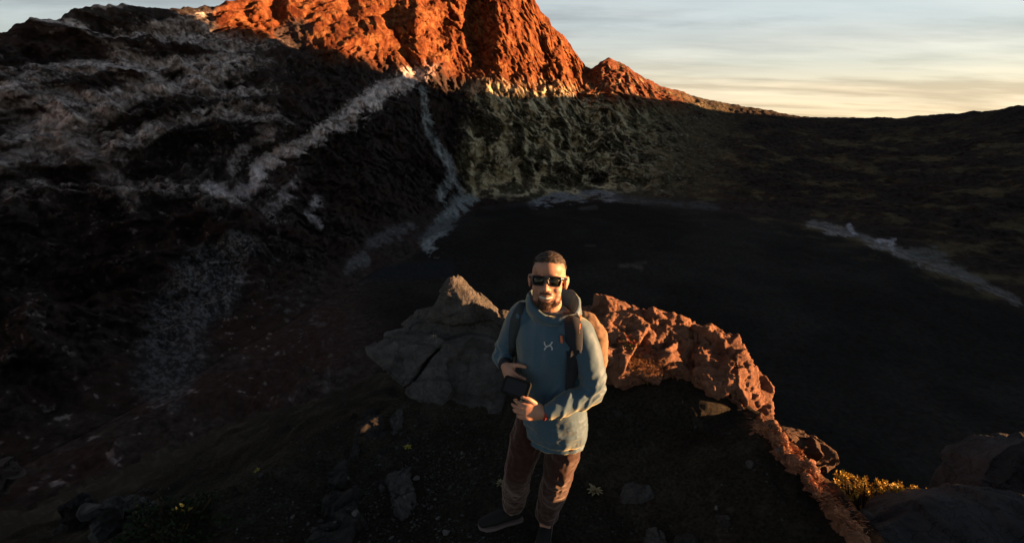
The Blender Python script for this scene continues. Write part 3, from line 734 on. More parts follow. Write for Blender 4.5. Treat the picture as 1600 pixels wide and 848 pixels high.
# hair: short crop on the top, clipped sides
hn = fbm(BV/.018, 3)*.004
hairline = hl[:, 2]-(.074-.62*np.maximum(.06-hl[:, 1], -.03)*.55)+hn
hairline = hairline-.026*sstep(.040, .066, np.abs(hl[:, 0]))*sstep(-.06, .0, hl[:, 1])
top = inhead & (hairline > 0) & (hl[:, 2] > .028)
ht = np.where(top, np.clip(hairline/.018, 0, 1), 0)*(.009+.004*fbm(BV/.012, 2)+.004*sstep(.06, .11, hl[:, 2]))
hair_me = sub_mesh(bme, top, ht, 'hair')
Vh, Fh = spikes(bme, top & (hairline > .008), 2600, .016, .0012, HF*.35+HU*.1, 4)
V0 = verts(hair_me); F0 = [list(p.vertices) for p in hair_me.polygons]
mpart('hair', new_mesh('hair', *join([(V0, F0), (Vh, Fh)])), M_hair)
# beard: short boxed stubble with a moustache, kept off the lips
mouth = (((hl-np.array([0, .09, -.0715]))/np.array([.034, .06, .0165]))**2).sum(1)
bl = -.044-.20*np.clip(np.abs(hl[:, 0])-.03, 0, 1)+.25*np.clip(.055-hl[:, 1], 0, .1)
bear = inhead & (hl[:, 2] < bl+hn) & (hl[:, 2] > -.128) & (hl[:, 1] > .0) & (mouth > 1.0) & (hl[:, 2] < -.044)
bear &= (np.abs(hl[:, 0]) < .034+.35*np.clip(-.095-hl[:, 2], 0, .05))
bear &= ~((np.abs(hl[:, 0]) > .026) & (hl[:, 2] > -.074+.10*(np.abs(hl[:, 0])-.026)) & (hl[:, 1] > .03))
bt = np.where(bear, .0006+.0008*fbm(BV/.008, 2), 0)
beard_me = sub_mesh(bme, bear, bt, 'beard')
Vh, Fh = spikes(bme, bear, 2300, .008, .0008, -HU*.5, 5)
jawb = inhead & (hl[:, 2] < -.060-.9*np.clip(hl[:, 1]-.035, 0, 1)+.5*np.clip(.03-hl[:, 1], 0, .1)) & (hl[:, 2] > -.125) & (hl[:, 1] > -.01) & (np.abs(hl[:, 0]) > .03)
Vj, Fj = spikes(bme, jawb, 2600, .005, .0007, -HU*.6, 6)
M_beard = mat('short_beard', (.072, .039, .027), .7, .2, vary=.5, scale=150)
mpart('beard', new_mesh('beard', *join([(verts(beard_me), [list(p.vertices) for p in beard_me.polygons]), (Vh, Fh), (Vj, Fj)])), M_beard)
tm = remesh(*join([limb([H(-.026, .0815, -.0650), H(-.013, .0905, -.0685), H(0, .0940, -.0700), H(.013, .0905, -.0685), H(.026, .0815, -.0650)], [(.0055*HK, .004), (.0065*HK, .005), (.007*HK, .005), (.0065*HK, .005), (.0055*HK, .004)], n=14, ref=HU)]), .0018, 1)
mpart('teeth', tm, mat('teeth', (.46, .42, .36), .35, .4, vary=.04))
mpart('body', bme, M_skin)

# sunglasses
M_frame = mat('black_plastic', (.012, .011, .010), .30, .5, vary=.05)
M_lens = mat('dark_lens', (.010, .011, .007), .12, .35, vary=.02)
gl = thing('sunglasses', None, None); gl.parent = man; gl.location = (0, 0, 0)
for k_ in ('label', 'category'):
    if k_ in gl: del gl[k_]
def gpt(s, u, e=0): return H(s, .108-1.9*s*s*1.6+e, u)
def lens_outline(s0):
    o = [(-.0265, .012), (-.024, .017), (0, .0185), (.022, .0175), (.0265, .012), (.0265, .000), (.022, -.017), (.014, -.021), (-.012, -.021), (-.021, -.016), (-.0255, -.002)]
    return [(s0+(x if s0 > 0 else -x)*1.06, .006+y*1.0) for x, y in o]
fr_parts = []
for s0 in (-.0335, .0335):
    ol = lens_outline(s0)
    ring = [gpt(*p) for p in ol]+[gpt(*ol[0])]
    fr_parts.append(tube(catmull(ring, 3), [.0032*HK]*(3*len(ol)+1), ref=HF, n=8))
    Vl = [gpt(s0, .005, .004)]+[gpt(*p) for p in ol]+[gpt(s0, .005, -.001)]+[gpt(p[0], p[1], -.004) for p in ol]; n = len(ol); Fl = []
    for k in range(n):
        k2 = (k+1) % n; Fl += [[0, 1+k, 1+k2], [n+1, n+2+k2, n+2+k], [1+k, n+2+k, n+2+k2, 1+k2]]
    mpart('lens', new_mesh('lens', np.array(Vl), Fl), M_lens, gl)
fr_parts.append(limb([gpt(-.010, .016), gpt(0, .019, .002), gpt(.010, .016)], [.004*HK]*3, n=8, ref=HF))
for s0 in (-1, 1):
    fr_parts.append(limb([gpt(s0*.060, .017), H(s0*.074, .078, .018), H(s0*.0815, .03, .014), H(s0*.0845, -.012, .010)], [(.004*HK, .006*HK)]*4, n=8, ref=HS))
fo = mpart('frame', new_mesh('frame', *join(fr_parts)), M_frame, gl)

# jacket
def torso_rings(k=0.):
    R_ = [(.715, .240, -.005, .178, .138), (.76, .238, -.005, .190, .146), (.86, .228, 0, .190, .146), (.98, .214, 0, .182, .140), (1.10, .205, 0, .182, .138), (1.24, .203, 0, .192, .140), (1.35, .205, 0, .196, .130), (1.42, .205, 0, .165, .112), (1.47, .20, -.005, .105, .092), (1.50, .20, -.01, .085, .078)]
    q = catmull([np.array(r) for r in R_], 4)
    return tube([[v[1], v[2], v[0]] for v in q], [(v[3]+k, v[4]+k) for v in q], ref=AX, n=40, caps=(.25, .25))
cuffL = Lwr+unit(Lel-Lwr)*.012; cuffR = Rwr+unit(Rel-Rwr)*.012
jp = [torso_rings(),
      limb([Lsh+np.array([-.05, .02, .03]), Lsh, (Lsh+Lel)/2+np.array([.012, 0, 0]), Lel, (Lel+cuffL)/2+np.array([0, 0, -.006]), cuffL], [.074, .076, .074, .070, .060, .044], ref=(0, 0, 1), n=24, caps=(1, .2)),
      limb([Rsh+np.array([.05, -.02, .03]), Rsh, (Rsh+Rel)/2, Rel, (Rel+cuffR)/2, cuffR], [.080, .078, .070, .064, .056, .043], ref=(0, 0, 1), n=24, caps=(1, .2))]
jm = remesh(*join(jp), .0060, 5)
V = verts(jm); N = normals(jm)
def along(V, a, b): d = b-a; return ((V-a)@d)/(d@d)
fold = np.zeros(len(V))
for sh, el, wr in ((Lsh, Lel, Lwr), (Rsh, Rel, Rwr)):
    t = along(V, el, wr); dd = np.linalg.norm(V-el-np.clip(t, 0, 1)[:, None]*(wr-el), axis=1); m = sstep(.11, .085, dd)*sstep(-.3, .05, t)
    ang = (V-el)@np.array([.3, .5, .8])
    ph = (t*np.linalg.norm(wr-el)+.75*ang)/.0062+perlin(V/.07)*3.0
    fold += m*.0052*(1-np.abs(np.sin(ph*.5))*2)*(.35+.65*sstep(-.5, .4, perlin(V/.05+3)))
    t = along(V, el, sh); dd = np.linalg.norm(V-el-np.clip(t, 0, 1)[:, None]*(sh-el), axis=1); m = sstep(.12, .09, dd)*sstep(.55, .05, t)*sstep(-.35, 0, t)
    fold += m*.0045*(1-2*np.abs(np.sin((V@np.array([.45, .25, -.85]))/.014+perlin(V/.06+8)*1.6)))
tors = sstep(1.12, .80, V[:, 2])*(np.linalg.norm(V[:, :2]-np.array([.22, 0]), axis=1) < .2)
fold += tors*.006*(ridged(np.c_[V[:, 0]/.09, V[:, 1]/.09, V[:, 2]/.05], 3)-.5)*1.5
fold += .0075*fbm(np.c_[V[:, 0]/.10, V[:, 1]/.10, V[:, 2]/.22]+3, 2)+.0010*fbm(V/.035, 2)
fold -= .012*sstep(.755, .735, V[:, 2])*sstep(.715, .73, V[:, 2])                 # drawn-in hem
set_verts(jm, V+N*fold[:, None]); smooth(jm, 1, .4)
M_jack = mat('teal_shell_fabric', (.022, .070, .120), .6, .3, vary=.08, scale=30, bump=.15, bscale=400, bdist=.001, sheen=.50, sheen_tint=(1, .86, .42))
jbv = BVHTree.FromPolygons([tuple(v) for v in verts(jm)], [tuple(p.vertices) for p in jm.polygons])
jacket = mpart('jacket', jm, M_jack)
tv, tf = join([torso_rings(.006), limb([Lsh+np.array([-.05, .02, .03]), Lsh, (Lsh+Lel)/2+np.array([.012, 0, 0])], [.074, .076, .06], ref=(0, 0, 1), n=24), limb([Rsh+np.array([.05, -.02, .03]), Rsh, (Rsh+Rel)/2, Rel], [.080, .078, .070, .064], ref=(0, 0, 1), n=24)])
tbv = BVHTree.FromPolygons([tuple(v) for v in tv], [tuple(f) for f in tf])
def onto(px, py, lift=.003, bv=None):
    d = unit(ray(px, py)); h = (bv or jbv).ray_cast(Vector(CAM), Vector(d))
    if h[0] is None: return None, None
    n = np.array(h[1]);
    if n@d > 0: n = -n
    return np.array(h[0])+n*lift, n
# hood lying open behind the neck
hv, hf = [], []
nh = 48; prof = [(1.44, .118, .104, 0.0), (1.485, .132, .116, .35), (1.53, .140, .124, .7), (1.572, .134, .122, 1.0), (1.585, .120, .110, 1.02), (1.56, .112, .102, .9), (1.49, .095, .085, .4)]
for (z, ra, rb, tl) in prof:
    for k in range(nh):
        th = 2*math.pi*k/nh; ca, sa = math.cos(th), math.sin(th)
        v = np.array([.208, .008, z])+AX*ra*ca+BX*rb*sa
        fr_ = (-(v-np.array([.208, .008, z]))@unit([-.35, 1, 0]))/.11                # towards his throat
        v[2] -= tl*(.050*max(fr_, -.2)+.018)*1.35-tl*.02*max(ca, 0)
        v += AX*.012*max(ca, 0)*tl
        hv.append(v)
for i in range(len(prof)-1):
    for k in range(nh): k2 = (k+1) % nh; hf.append([i*nh+k, i*nh+k2, (i+1)*nh+k2, (i+1)*nh+k])
hv = np.array(hv); hv += np.c_[fbm(hv/.05, 2), fbm(hv/.05+4, 2), fbm(hv/.05+8, 2)]*.010
hm = new_mesh('hood', hv, hf)
hood = mpart('hood', hm, M_jack, jacket)
# cuffs
for wr, el in ((cuffL, Lel), (cuffR, Rel)):
    d = unit(wr-el); mpart('cuff', new_mesh('cuff', *tube([wr-d*.01, wr+d*.012], [.041, .036], n=20, caps=(.2, .2))), mat('dark_cuff', (.018, .022, .028), .7, .2) if wr is cuffR else M_jack, jacket)
wb = Lwr+unit(dL)*.004
mpart('bracelet', new_mesh('bracelet', *tube([wb-dL*.006, wb+dL*.004], [.034, .034], n=20, caps=(.1, .1))), mat('red_band', (.24, .03, .02), .6, .2))
# chest mark: two interlocking arcs
def strip(path, wid, lift, thick=.0015, bv=None):
    Vs, Fs = [], []; pts = [onto(*p, lift, bv) for p in path]; pts = [p for p in pts if p[0] is not None]
    if len(pts) < 2: raise ValueError('strip misses the cloth')
    for i, (p, n) in enumerate(pts):
        t = unit(pts[min(i+1, len(pts)-1)][0]-pts[max(i-1, 0)][0]); s = unit(np.cross(n, t)); wv = wid if np.isscalar(wid) else wid[min(i, len(wid)-1)]
        Vs += [p-s*wv, p+s*wv, p+s*wv-n*thick, p-s*wv-n*thick]
    for i in range(len(pts)-1):
        for a in range(4): b = (a+1) % 4; Fs.append([i*4+a, i*4+b, (i+1)*4+b, (i+1)*4+a])
    Fs += [[3, 2, 1, 0], [len(Vs)-4, len(Vs)-3, len(Vs)-2, len(Vs)-1]]
    return np.array(Vs), Fs
def arc(cx, cy, rx, ry, a0, a1, sk, n=9): return [(cx+rx*math.cos(math.radians(a0+(a1-a0)*i/n))+sk*ry*math.sin(math.radians(a0+(a1-a0)*i/n)), cy-ry*math.sin(math.radians(a0+(a1-a0)*i/n))) for i in range(n+1)]
lg = [strip(arc(857.5, 532.5, 6.0, 8.0, 188, 352, .28), .0034, .0030), strip(arc(856.5, 547.5, 6.0, 8.0, 172, 8, .28), .0034, .0034)]
mpart('logo', new_mesh('logo', *join(lg), False), mat('white_print', (.40, .44, .46), .7, .2, vary=.02), jacket)

# trousers
tp = [limb([[.235, -.005, .91], [.225, .0, .84], [.215, .005, .78]], [(.150, .105), (.148, .106), (.12, .09)], ref=AX, n=28),
      limb([Lhip+np.array([-.01, 0, 0]), (Lhip+Lkn)/2+np.array([.008, 0, 0]), Lkn, Lkn*.5+Lan*.5+np.array([0, .012, 0]), Lan+np.array([0, 0, .02])], [.090, .094, .083, .076, .068], ref=AX, n=24, caps=(1, .15)),
      limb([Rhip, (Rhip+Rkn)/2, Rkn, Rkn*.5+Ran*.5+np.array([0, .012, 0]), Ran+np.array([0, 0, .02])], [.090, .092, .082, .076, .068], ref=AX, n=24, caps=(1, .15))]
tme = remesh(*join(tp), .0065, 5)
V = verts(tme); N = normals(tme)
d = .010*fbm(np.c_[V[:, 0]/.07, V[:, 1]/.07, V[:, 2]/.13]+5, 3)+.0045*(ridged(np.c_[V[:, 0]/.16, V[:, 1]/.16, V[:, 2]/.09+V[:, 0]/.12], 3)-.55)*(.5+.5*sstep(.45, .2, V[:, 2])+.5*sstep(.65, .8, V[:, 2]))+.003*fbm(V/.03, 2)
set_verts(tme, V+N*d[:, None]); smooth(tme, 1, .4)
M_trou = mat('dark_brown_cloth', (.023, .0076, .0057), .85, .12, vary=.15, scale=40, bump=.2, bscale=300, bdist=.001, sheen=.35, sheen_tint=(1, .8, .7))
mpart('trousers', tme, M_trou)
# shoes
M_shoe = mat('black_mesh_shoe', (.014, .013, .013), .8, .2, vary=.2, scale=80)
M_sole = mat('pale_sole', (.15, .115, .105), .7, .2, vary=.1, scale=50)
for an, toe in ((Lan, np.array([.160, -.205, 0])), (Ran, np.array([-.207, .045, 0]))):
    d = unit([toe[0]-an[0], toe[1]-an[1], 0]); hl_ = np.array([an[0], an[1], 0])-d*.055; tt_ = np.array([toe[0], toe[1], 0])
    gz = float(ground_z([an[0]*.6+toe[0]*.4], [an[1]*.6+toe[1]*.4])[0]); sd = np.array([-d[1], d[0], 0])
    def sp(t, w_, z): return hl_*(1-t)+tt_*t+sd*w_+np.array([0, 0, gz+z])
    up = [limb([sp(.10, 0, .055), sp(.35, 0, .058), sp(.65, 0, .048), sp(.92, 0, .038)], [(.036, .036), (.040, .042), (.045, .036), (.036, .024)], ref=sd, n=20),
          limb([sp(.16, 0, .07), sp(.2, 0, .13)], [(.036, .048), (.040, .050)], ref=sd, n=20, caps=(1, .2))]
    so = remesh(*join(up), .005, 3); sh = mpart('shoe', so, M_shoe)
    prof_ = [(0, .030), (.05, .038), (.2, .040), (.4, .038), (.65, .050), (.85, .046), (.96, .030), (1.0, .012)]
    Vs, Fs = [], []
    for t, w_ in prof_:
        kz = .02*max(0, t-.8)*2
        for (ww, z) in ((-w_, kz), (w_, kz), (w_+.004, .026+kz), (-w_-.004, .026+kz)): Vs.append(sp(t, ww, z))
    for i in range(len(prof_)-1):
        for a in range(4): b = (a+1) % 4; Fs.append([i*4+a, i*4+b, (i+1)*4+b, (i+1)*4+a])
    Fs += [[3, 2, 1, 0], [len(Vs)-4, len(Vs)-3, len(Vs)-2, len(Vs)-1]]
    mpart('sole', new_mesh('sole', np.array(Vs), Fs, False), M_sole, sh)

# backpack
pk = np.array([.205, 0, 1.17])+BX*.21+AX*.085
bp = thing('backpack', 'small tan and grey backpack with orange piping worn on the man\'s back', 'backpack', pk)
def bpart(name, me, m):
    me.transform(Matrix.Translation(-Vector([float(c) for c in pk]))); return obj(name, me, m, bp)
def rbox(c, ax, ay, azv, r=.03):
    pts = []
    for sx in (-1, 1):
        for sy in (-1, 1):
            for sz in (-1, 1): pts.append(np.asarray(c)+sx*ax*1.0+sy*ay+sz*azv)
    return hull(pts)
pm = remesh(*join([limb([pk-[0, 0, .19], pk, pk+[0, 0, .15], pk+[0, 0, .20]], [(.135, .075), (.155, .085), (.145, .08), (.10, .055)], ref=AX, n=28), limb([pk-[0, 0, .14]+BX*.05, pk+BX*.06, pk+BX*.045+[0, 0, .06]], [(.11, .05), (.12, .05), (.10, .04)], ref=AX, n=24)]), .007, 5)
V = verts(pm); set_verts(pm, V+normals(pm)*(.008*fbm(V/.07, 3))[:, None])
bpart('pack_body', pm, mat('tan_canvas', (.17, .105, .066), .85, .15, vary=.12, scale=40, bump=.2, bscale=200, bdist=.001))
M_strap = mat('charcoal_strap', (.017, .020, .027), .8, .2, vary=.12, scale=60)
pathR = [(886, 478), (891, 492), (895, 505), (897, 520), (898, 540), (897, 560), (894, 580), (890, 598), (887, 612)]
pathL = [(826, 464), (818, 474), (811, 486), (806, 500), (803, 518), (801, 538), (799, 556)]
bpart('strap', new_mesh('strap', *strip(pathR, [.036, .040, .043, .044, .040, .032, .022, .014, .010], .014, .012, tbv)), M_strap)
bpart('strap', new_mesh('strap', *strip(pathL, [.022, .026, .027, .025, .02, .014, .010], .010, .012, tbv)), mat('grey_strap', (.032, .042, .046), .8, .2, vary=.12, scale=60))
M_pipe = mat('orange_piping', (.55, .16, .06), .7, .2, vary=.05)
bpart('piping', new_mesh('piping', *strip([(909, 487), (906, 496), (905, 508), (905, 520)], .0035, .016, .006, tbv)), M_pipe)
bpart('buckle', new_mesh('buckle', *strip([(877, 524), (878, 535)], .006, .017, .008, tbv)), M_pipe)

# the black controller between his hands
cc = np.array([.020, -.185, 1.150]); cn = unit([-.25, -.70, .66]); ca = unit(np.cross([.25, .35, .9], cn)); cb = np.cross(cn, ca)
Vc, Fc_ = [], []
R_ = [(-.070, -.036), (-.062, -.046), (.062, -.046), (.070, -.036), (.070, .036), (.062, .046), (-.062, .046), (-.070, .036)]
for z in (-.012, .012):
    for a, b in R_: Vc.append(cc+ca*a+cb*b+cn*z)
Fc_ = [list(range(7, -1, -1)), list(range(8, 16))]+[[k, (k+1) % 8, 8+(k+1) % 8, 8+k] for k in range(8)]
M_blk = mat('matt_black_case', (.008, .008, .008), .6, .15, vary=.05)
ctl = thing('remote_controller', 'flat black hand-held device held between the man\'s two hands', 'controller', cc)
def cpart(name, V, Fs, m):
    me = new_mesh(name, np.asarray(V)-cc, Fs, False); return obj(name, me, m, ctl)
cpart('case', Vc, Fc_, M_blk)
sc_ = [cc+ca*a*.80+cb*b*.74+cn*z for z in (.0118, .0135) for a, b in R_]
cpart('screen', sc_, Fc_, mat('black_glass', (.006, .006, .007), .15, .5, vary=.02))
for sx in (-.045, .045): cpart('stick', *tube([cc+ca*sx-cb*.040+cn*.010, cc+ca*sx-cb*.040+cn*.022], [.004, .006], n=10), M_blk)

# ------------------------------------------------------------------ stones, plants and grass on the ledge
bpy.context.view_layer.update()
DG = bpy.context.evaluated_depsgraph_get()
def hit(px, py):
    d = unit(ray(px, py)); r = scn.ray_cast(DG, Vector(CAM), Vector(d))
    return (np.array(r[1]), np.array(r[2])) if r[0] else (at_z(px, py, 0), np.array([0, 0, 1.]))
def depth(p): return float((np.asarray(p)-CAM)@FWD)
M_stone = mat('grey_stone', (.068, .066, .065), .92, .12, vary=.5, scale=24, bump=1.0, bscale=50, bdist=.008, crack=.6, cscale=14.)
M_stone2 = mat('dark_stone', (.032, .0295, .029), .93, .12, vary=.5, scale=24, bump=1.0, bscale=50, bdist=.008, crack=.6, cscale=12.)
M_stone3 = mat('pale_stone', (.095, .090, .088), .92, .12, vary=.3, scale=20, bump=.8, bscale=60, bdist=.005)
def stone_px(label, outline, m, thick=.12, seed=0, name='stone', group=None, upright=False):
    """a stone lying on the ground, from its outline in the photograph"""
    P0 = [hit(*p)[0] for p in outline]; c = np.mean(P0, 0); pts = []
    for p in P0:                                                     # foot on the ground, top a little inside it
        q = p if depth(p) < 9 else c
        pts.append(q+np.array([0, 0, -thick*.3])); pts.append(q+(c-q)*.22+np.array([0, 0, thick*.45]))
    if upright:                                                      # a block seen from the side: front face where it meets the ground
        c = hit(*upright)[0]; pts = px_pts([(x, y, c[1]+.42) for x, y in outline], (.03, thick, -thick*.4), .3)
    me = chunk(pts, seed, voxel=max(.0035, thick*.05), big=thick*.16, mid=thick*.09, fine=thick*.02, cells=(10, 40), tilt=(.6, .6), it=1)
    return solo(name, label, 'rock' if name == 'rock' else 'stone', me, m, c, group)
stone_px('long smooth grey stone standing on the gravel left of the man\'s feet', [(606, 745), (618, 733), (636, 736), (648, 755), (651, 780), (646, 805), (628, 816), (612, 795)], M_stone, .12, 41)
stone_px('big dark lump with greyish top, left of the long grey stone', [(505, 775), (530, 768), (562, 775), (571, 786), (560, 800), (558, 850), (540, 900), (480, 900), (484, 850), (496, 812)], M_stone2, .13, 42, 'rock')
stone_px('small angular dark block in front of the slab\'s lower left corner', [(560, 660), (578, 652), (600, 660), (604, 680), (585, 692), (560, 688)], M_stone2, .14, 43, 'rock')
stone_px('pointed grey stone leaning just below the big slab', [(606, 665), (618, 645), (628, 640), (633, 655), (624, 672), (614, 680)], M_stone, .10, 44)
stone_px('narrow dark stone on edge at the rim of the left drop', [(545, 715), (556, 692), (562, 694), (561, 715), (552, 725)], M_stone2, .10, 45)
stone_px('dull brown-black rock above the big lump at the left drop', [(512, 745), (530, 726), (545, 724), (548, 750), (535, 768), (512, 770)], M_stone2, .12, 46, 'rock')
stone_px('notched grey stone lying right of the pale dry rosette', [(966, 775), (970, 762), (986, 754), (998, 758), (1004, 765), (1020, 762), (1025, 772), (1018, 784), (990, 790), (970, 788)], M_stone, .07, 47)
stone_px('flat dark triangular stone right of the man near the bottom edge', [(1114, 804), (1140, 805), (1142, 818), (1134, 827), (1126, 824)], M_stone2, .05, 48)
stone_px('grey stone cut by the bottom edge, right of the man', [(1004, 846), (1010, 828), (1026, 826), (1044, 838), (1048, 860), (1010, 870)], M_stone, .08, 49)
stone_px('low dark stone cut by the bottom edge beside the grey one', [(1050, 842), (1075, 834), (1092, 842), (1096, 870), (1050, 870)], M_stone2, .07, 50)
stone_px('broken grey slab with a jagged top at the bottom left edge', [(130, 802), (165, 790), (205, 790), (198, 806), (210, 826), (208, 900), (172, 900), (160, 830), (146, 812)], M_stone, .16, 51, 'rock', upright=(180, 846))
stone_px('dark upright rock at the bottom left, left of the jagged slab', [(88, 800), (104, 784), (118, 796), (118, 850), (100, 880), (86, 850)], M_stone2, .16, 52, 'rock', upright=(102, 846))
stone_px('pinkish brown rock at the left edge of the picture', [(-20, 722), (10, 716), (25, 730), (22, 748), (8, 758), (2, 772), (-20, 776)], mat('pinkish_rock', (.085, .068, .060), .93, .1, vary=.35, scale=8, bump=.8, bscale=30, bdist=.01), .3, 53, 'rock', upright=(5, 790))
stone_px('small stone on the soil bank below the lit crest', [(1164, 722), (1172, 719), (1179, 724), (1174, 733), (1167, 730)], M_stone, .03, 54)
stone_px('pale chip standing on the soil above the flat triangular stone', [(1116, 790), (1121, 789), (1122, 796), (1117, 797)], M_stone3, .02, 55)

pebbles = []; loose = []
for k in range(7):
    r_ = np.random.RandomState(100+k); q = r_.normal(size=(16, 3)); q /= np.linalg.norm(q, axis=1)[:, None]
    q *= np.array([1, r_.uniform(.6, .95), r_.uniform(.45, .75)])*r_.uniform(.85, 1.1, (16, 1))
    V, Fs = hull(q); pebbles.append([new_mesh('stone', V, Fs, False) for _ in range(3)])
    for me, m in zip(pebbles[-1], (M_stone, M_stone2, M_stone3)): me.materials.append(m)
rs = np.random.RandomState(12)
def scatter(n, x0, x1, y0, y1, smin, smax, label, group, wts=(.5, .38, .12)):
    i = 0; tries = 0
    while i < n and tries < n*6:
        tries += 1
        px_, py_ = rs.uniform(x0, x1), rs.uniform(y0, y1)
        if 745 < px_ < 925 and py_ < 848: continue
        p, nrm = hit(px_, py_); dep = depth(p)
        if dep > 9: continue
        sc = min(smin*rs.pareto(2.0)+smin, smax)
        o = bpy.data.objects.new('stone', pebbles[rs.randint(7)][rs.choice(3, p=wts)]); COL.objects.link(o)
        o.location = p+np.array([0, 0, sc*.25]); o.scale = (sc,)*3; o.rotation_euler = (rs.uniform(-.3, .3), rs.uniform(-.3, .3), rs.uniform(0, 6.28))
        tag(o, label, 'stone', group); i += 1; loose.append((o, px_, py_, sc))
scatter(74, 560, 770, 665, 846, .009, .034, 'small angular stone among the gravel left of the man\'s legs', 'stones in the gravel left of the man')
scatter(34, 370, 560, 640, 846, .011, .045, 'small angular stone on the dark slope at the lower left', 'stones on the lower left slope')
scatter(30, 100, 300, 760, 800, .018, .05, 'small pale chip of rock heaped behind the jagged slab', 'chips above the jagged slab', (.45, .15, .4))
scatter(30, 930, 1280, 640, 846, .007, .020, 'small stone lying on the dark soil right of the man', 'stones on the soil right of the man', (.4, .5, .1))
ANCH = [('the long smooth grey stone', 628, 775), ('the yellow-green rosette below the slab', 637, 699), ('the big dark lump', 525, 800), ('the pale dry rosette', 930, 769), ('the notched grey stone', 995, 772), ('the flat triangular stone', 1128, 815),
        ('the jagged slab at lower left', 172, 815), ('the tiny yellow-green rosette', 402, 736), ('the man\'s sideways shoe', 790, 795), ('the pointed grey stone', 620, 660), ('the golden rosette', 1010, 598), ('the lit crest', 1270, 740), ('the green cushion shrub', 275, 828), ('the corner where the rock stands on edge', 553, 708)]
ANCH[-1] = ('the narrow stone on edge', 553, 708)
ORD = ['nearest', 'second nearest', 'third nearest', 'fourth nearest', 'fifth nearest', 'sixth nearest', 'seventh nearest', 'eighth nearest', 'ninth nearest', 'tenth nearest']
bins = {}
for o, x, y, sc in loose:
    nm, ax_, ay_ = min(ANCH, key=lambda a: (a[1]-x)**2+(a[2]-y)**2)
    dx, dy = x-ax_, y-ay_
    side = ('right of' if dx > 0 else 'left of') if abs(dx) > abs(dy) else ('below' if dy > 0 else 'above')
    tone = {'grey_stone': 'grey', 'dark_stone': 'dark', 'pale_stone': 'pale'}[o.data.materials[0].name]
    bins.setdefault((nm, side, tone), []).append((dx*dx+dy*dy, o))
for (nm, side, tone), lst in bins.items():
    for r_, (d_, o) in enumerate(sorted(lst, key=lambda q: q[0])):
        o['label'] = ('' if len(lst) == 1 else ORD[min(r_, 9)]+' ')+tone+' loose stone '+side+' '+nm
# gravel too fine to count
gv, gf = [], []
oc = [(1, 0, 0), (-1, 0, 0), (0, 1, 0), (0, -1, 0), (0, 0, 1), (0, 0, -1)]; of = [(0, 2, 4), (2, 1, 4), (1, 3, 4), (3, 0, 4), (2, 0, 5), (1, 2, 5), (3, 1, 5), (0, 3, 5)]
gx = np.r_[rs.normal(-.55, .55, 5200), rs.uniform(-2.6, 1.9, 5200)]; gy = np.r_[rs.normal(.25, .45, 5200), rs.uniform(-.8, 1.5, 5200)]
gz = ground_z(gx, gy); dens = fbm(np.c_[gx, gy, 0*gx]/.35, 3)
for x, y, z, d_ in zip(gx, gy, gz, dens):
    if d_ < -.18 or (x > .3 and rs.rand() < .6): continue
    sc = .0035+.004*rs.pareto(3); sc = min(sc, .014); k = len(gv)
    R3_ = np.linalg.qr(rs.normal(size=(3, 3)))[0]*np.array([1, .8, .6])
    gv += list(np.array(oc)@R3_*sc+[x, y, z+sc*.2]); gf += [[k+i for i in f] for f in of]
obj('gravel', new_mesh('gravel', np.array(gv), gf, False), M_stone, kind='stuff')

# rosettes
def leaf_mesh(name, L, Wd, curl, m, n=5, fold=.25):
    Vs, Fs = [], []
    for i in range(n+1):
        t = i/n; wv = Wd*math.sin(math.pi*min(.12+t*.80, 1))**.8*(1-.3*t); z = curl*math.sin(t*1.9)-curl*.6*t*t
        x = L*t
        Vs += [(x, -wv, z+wv*fold*2), (x, 0, z), (x, wv, z+wv*fold*2)]
    for i in range(n):
        a = i*3; Fs += [[a, a+3, a+4, a+1], [a+1, a+4, a+5, a+2]]
    me = new_mesh(name, np.array(Vs), Fs); me.materials.append(m); return me
def leafmat(name, c): return mat(name, c, .75, .15, vary=.25, scale=60)
def rosette(name, label, cat, px_, py_, r, m, rings=((9, .15, 1.0), (7, .5, .75), (5, .95, .5)), wd=.16, up=None, group=None, curl=.18):
    p, nrm = hit(px_, py_); t = thing(name, label, cat, p, rs.uniform(0, 6), group)
    me = leaf_mesh('leaf', r, r*wd, r*curl, m)
    for n, el, sc in rings:
        for k in range(n):
            o = bpy.data.objects.new('leaf', me); COL.objects.link(o); o.parent = t
            o.rotation_euler = (0, -el+rs.uniform(-.15, .15), 6.283*k/n+rs.uniform(-.2, .2)); s_ = sc*rs.uniform(.8, 1.15); o.scale = (s_,)*3
            o.location = (0, 0, r*.05)
    return t
M_yel = leafmat('yellow_green_leaf', (.30, .27, .05)); M_dry = leafmat('dry_straw_leaf', (.20, .175, .10)); M_pal = leafmat('bleached_leaf', (.27, .24, .18)); M_gold = leafmat('golden_leaf', (.34, .23, .07))
rosette('rosette_plant', 'small bright yellow-green rosette on gravel below the big slab', 'plant', 637, 699, .034, M_yel)
rosette('rosette_plant', 'tiny yellow-green rosette on the dark slope at the lower left', 'plant', 402, 736, .030, M_yel)
rosette('rosette_plant', 'pale dry rosette on dark soil right of the man\'s knees', 'plant', 930, 769, .062, M_dry, wd=.20)
rosette('rosette_plant', 'pale dry rosette just behind the man\'s sideways shoe', 'plant', 783, 757, .048, M_dry, wd=.20)
rosette('rosette_plant', 'bleached whitish rosette growing on top of the shaded slab', 'plant', 678, 527, .046, M_pal, wd=.13)
rosette('rosette_plant', 'golden rosette on the soil just below the lit ridge', 'plant', 1010, 598, .044, M_gold, wd=.22)
p, nrm = hit(982, 540); fl = thing('flowering_plant', 'low plant with red and orange flower heads on the ridge beside the backpack', 'plant', p)
M_red = leafmat('red_petal', (.30, .035, .020)); M_or = leafmat('orange_petal', (.34, .11, .04)); M_grn = leafmat('olive_leaf', (.07, .075, .02))
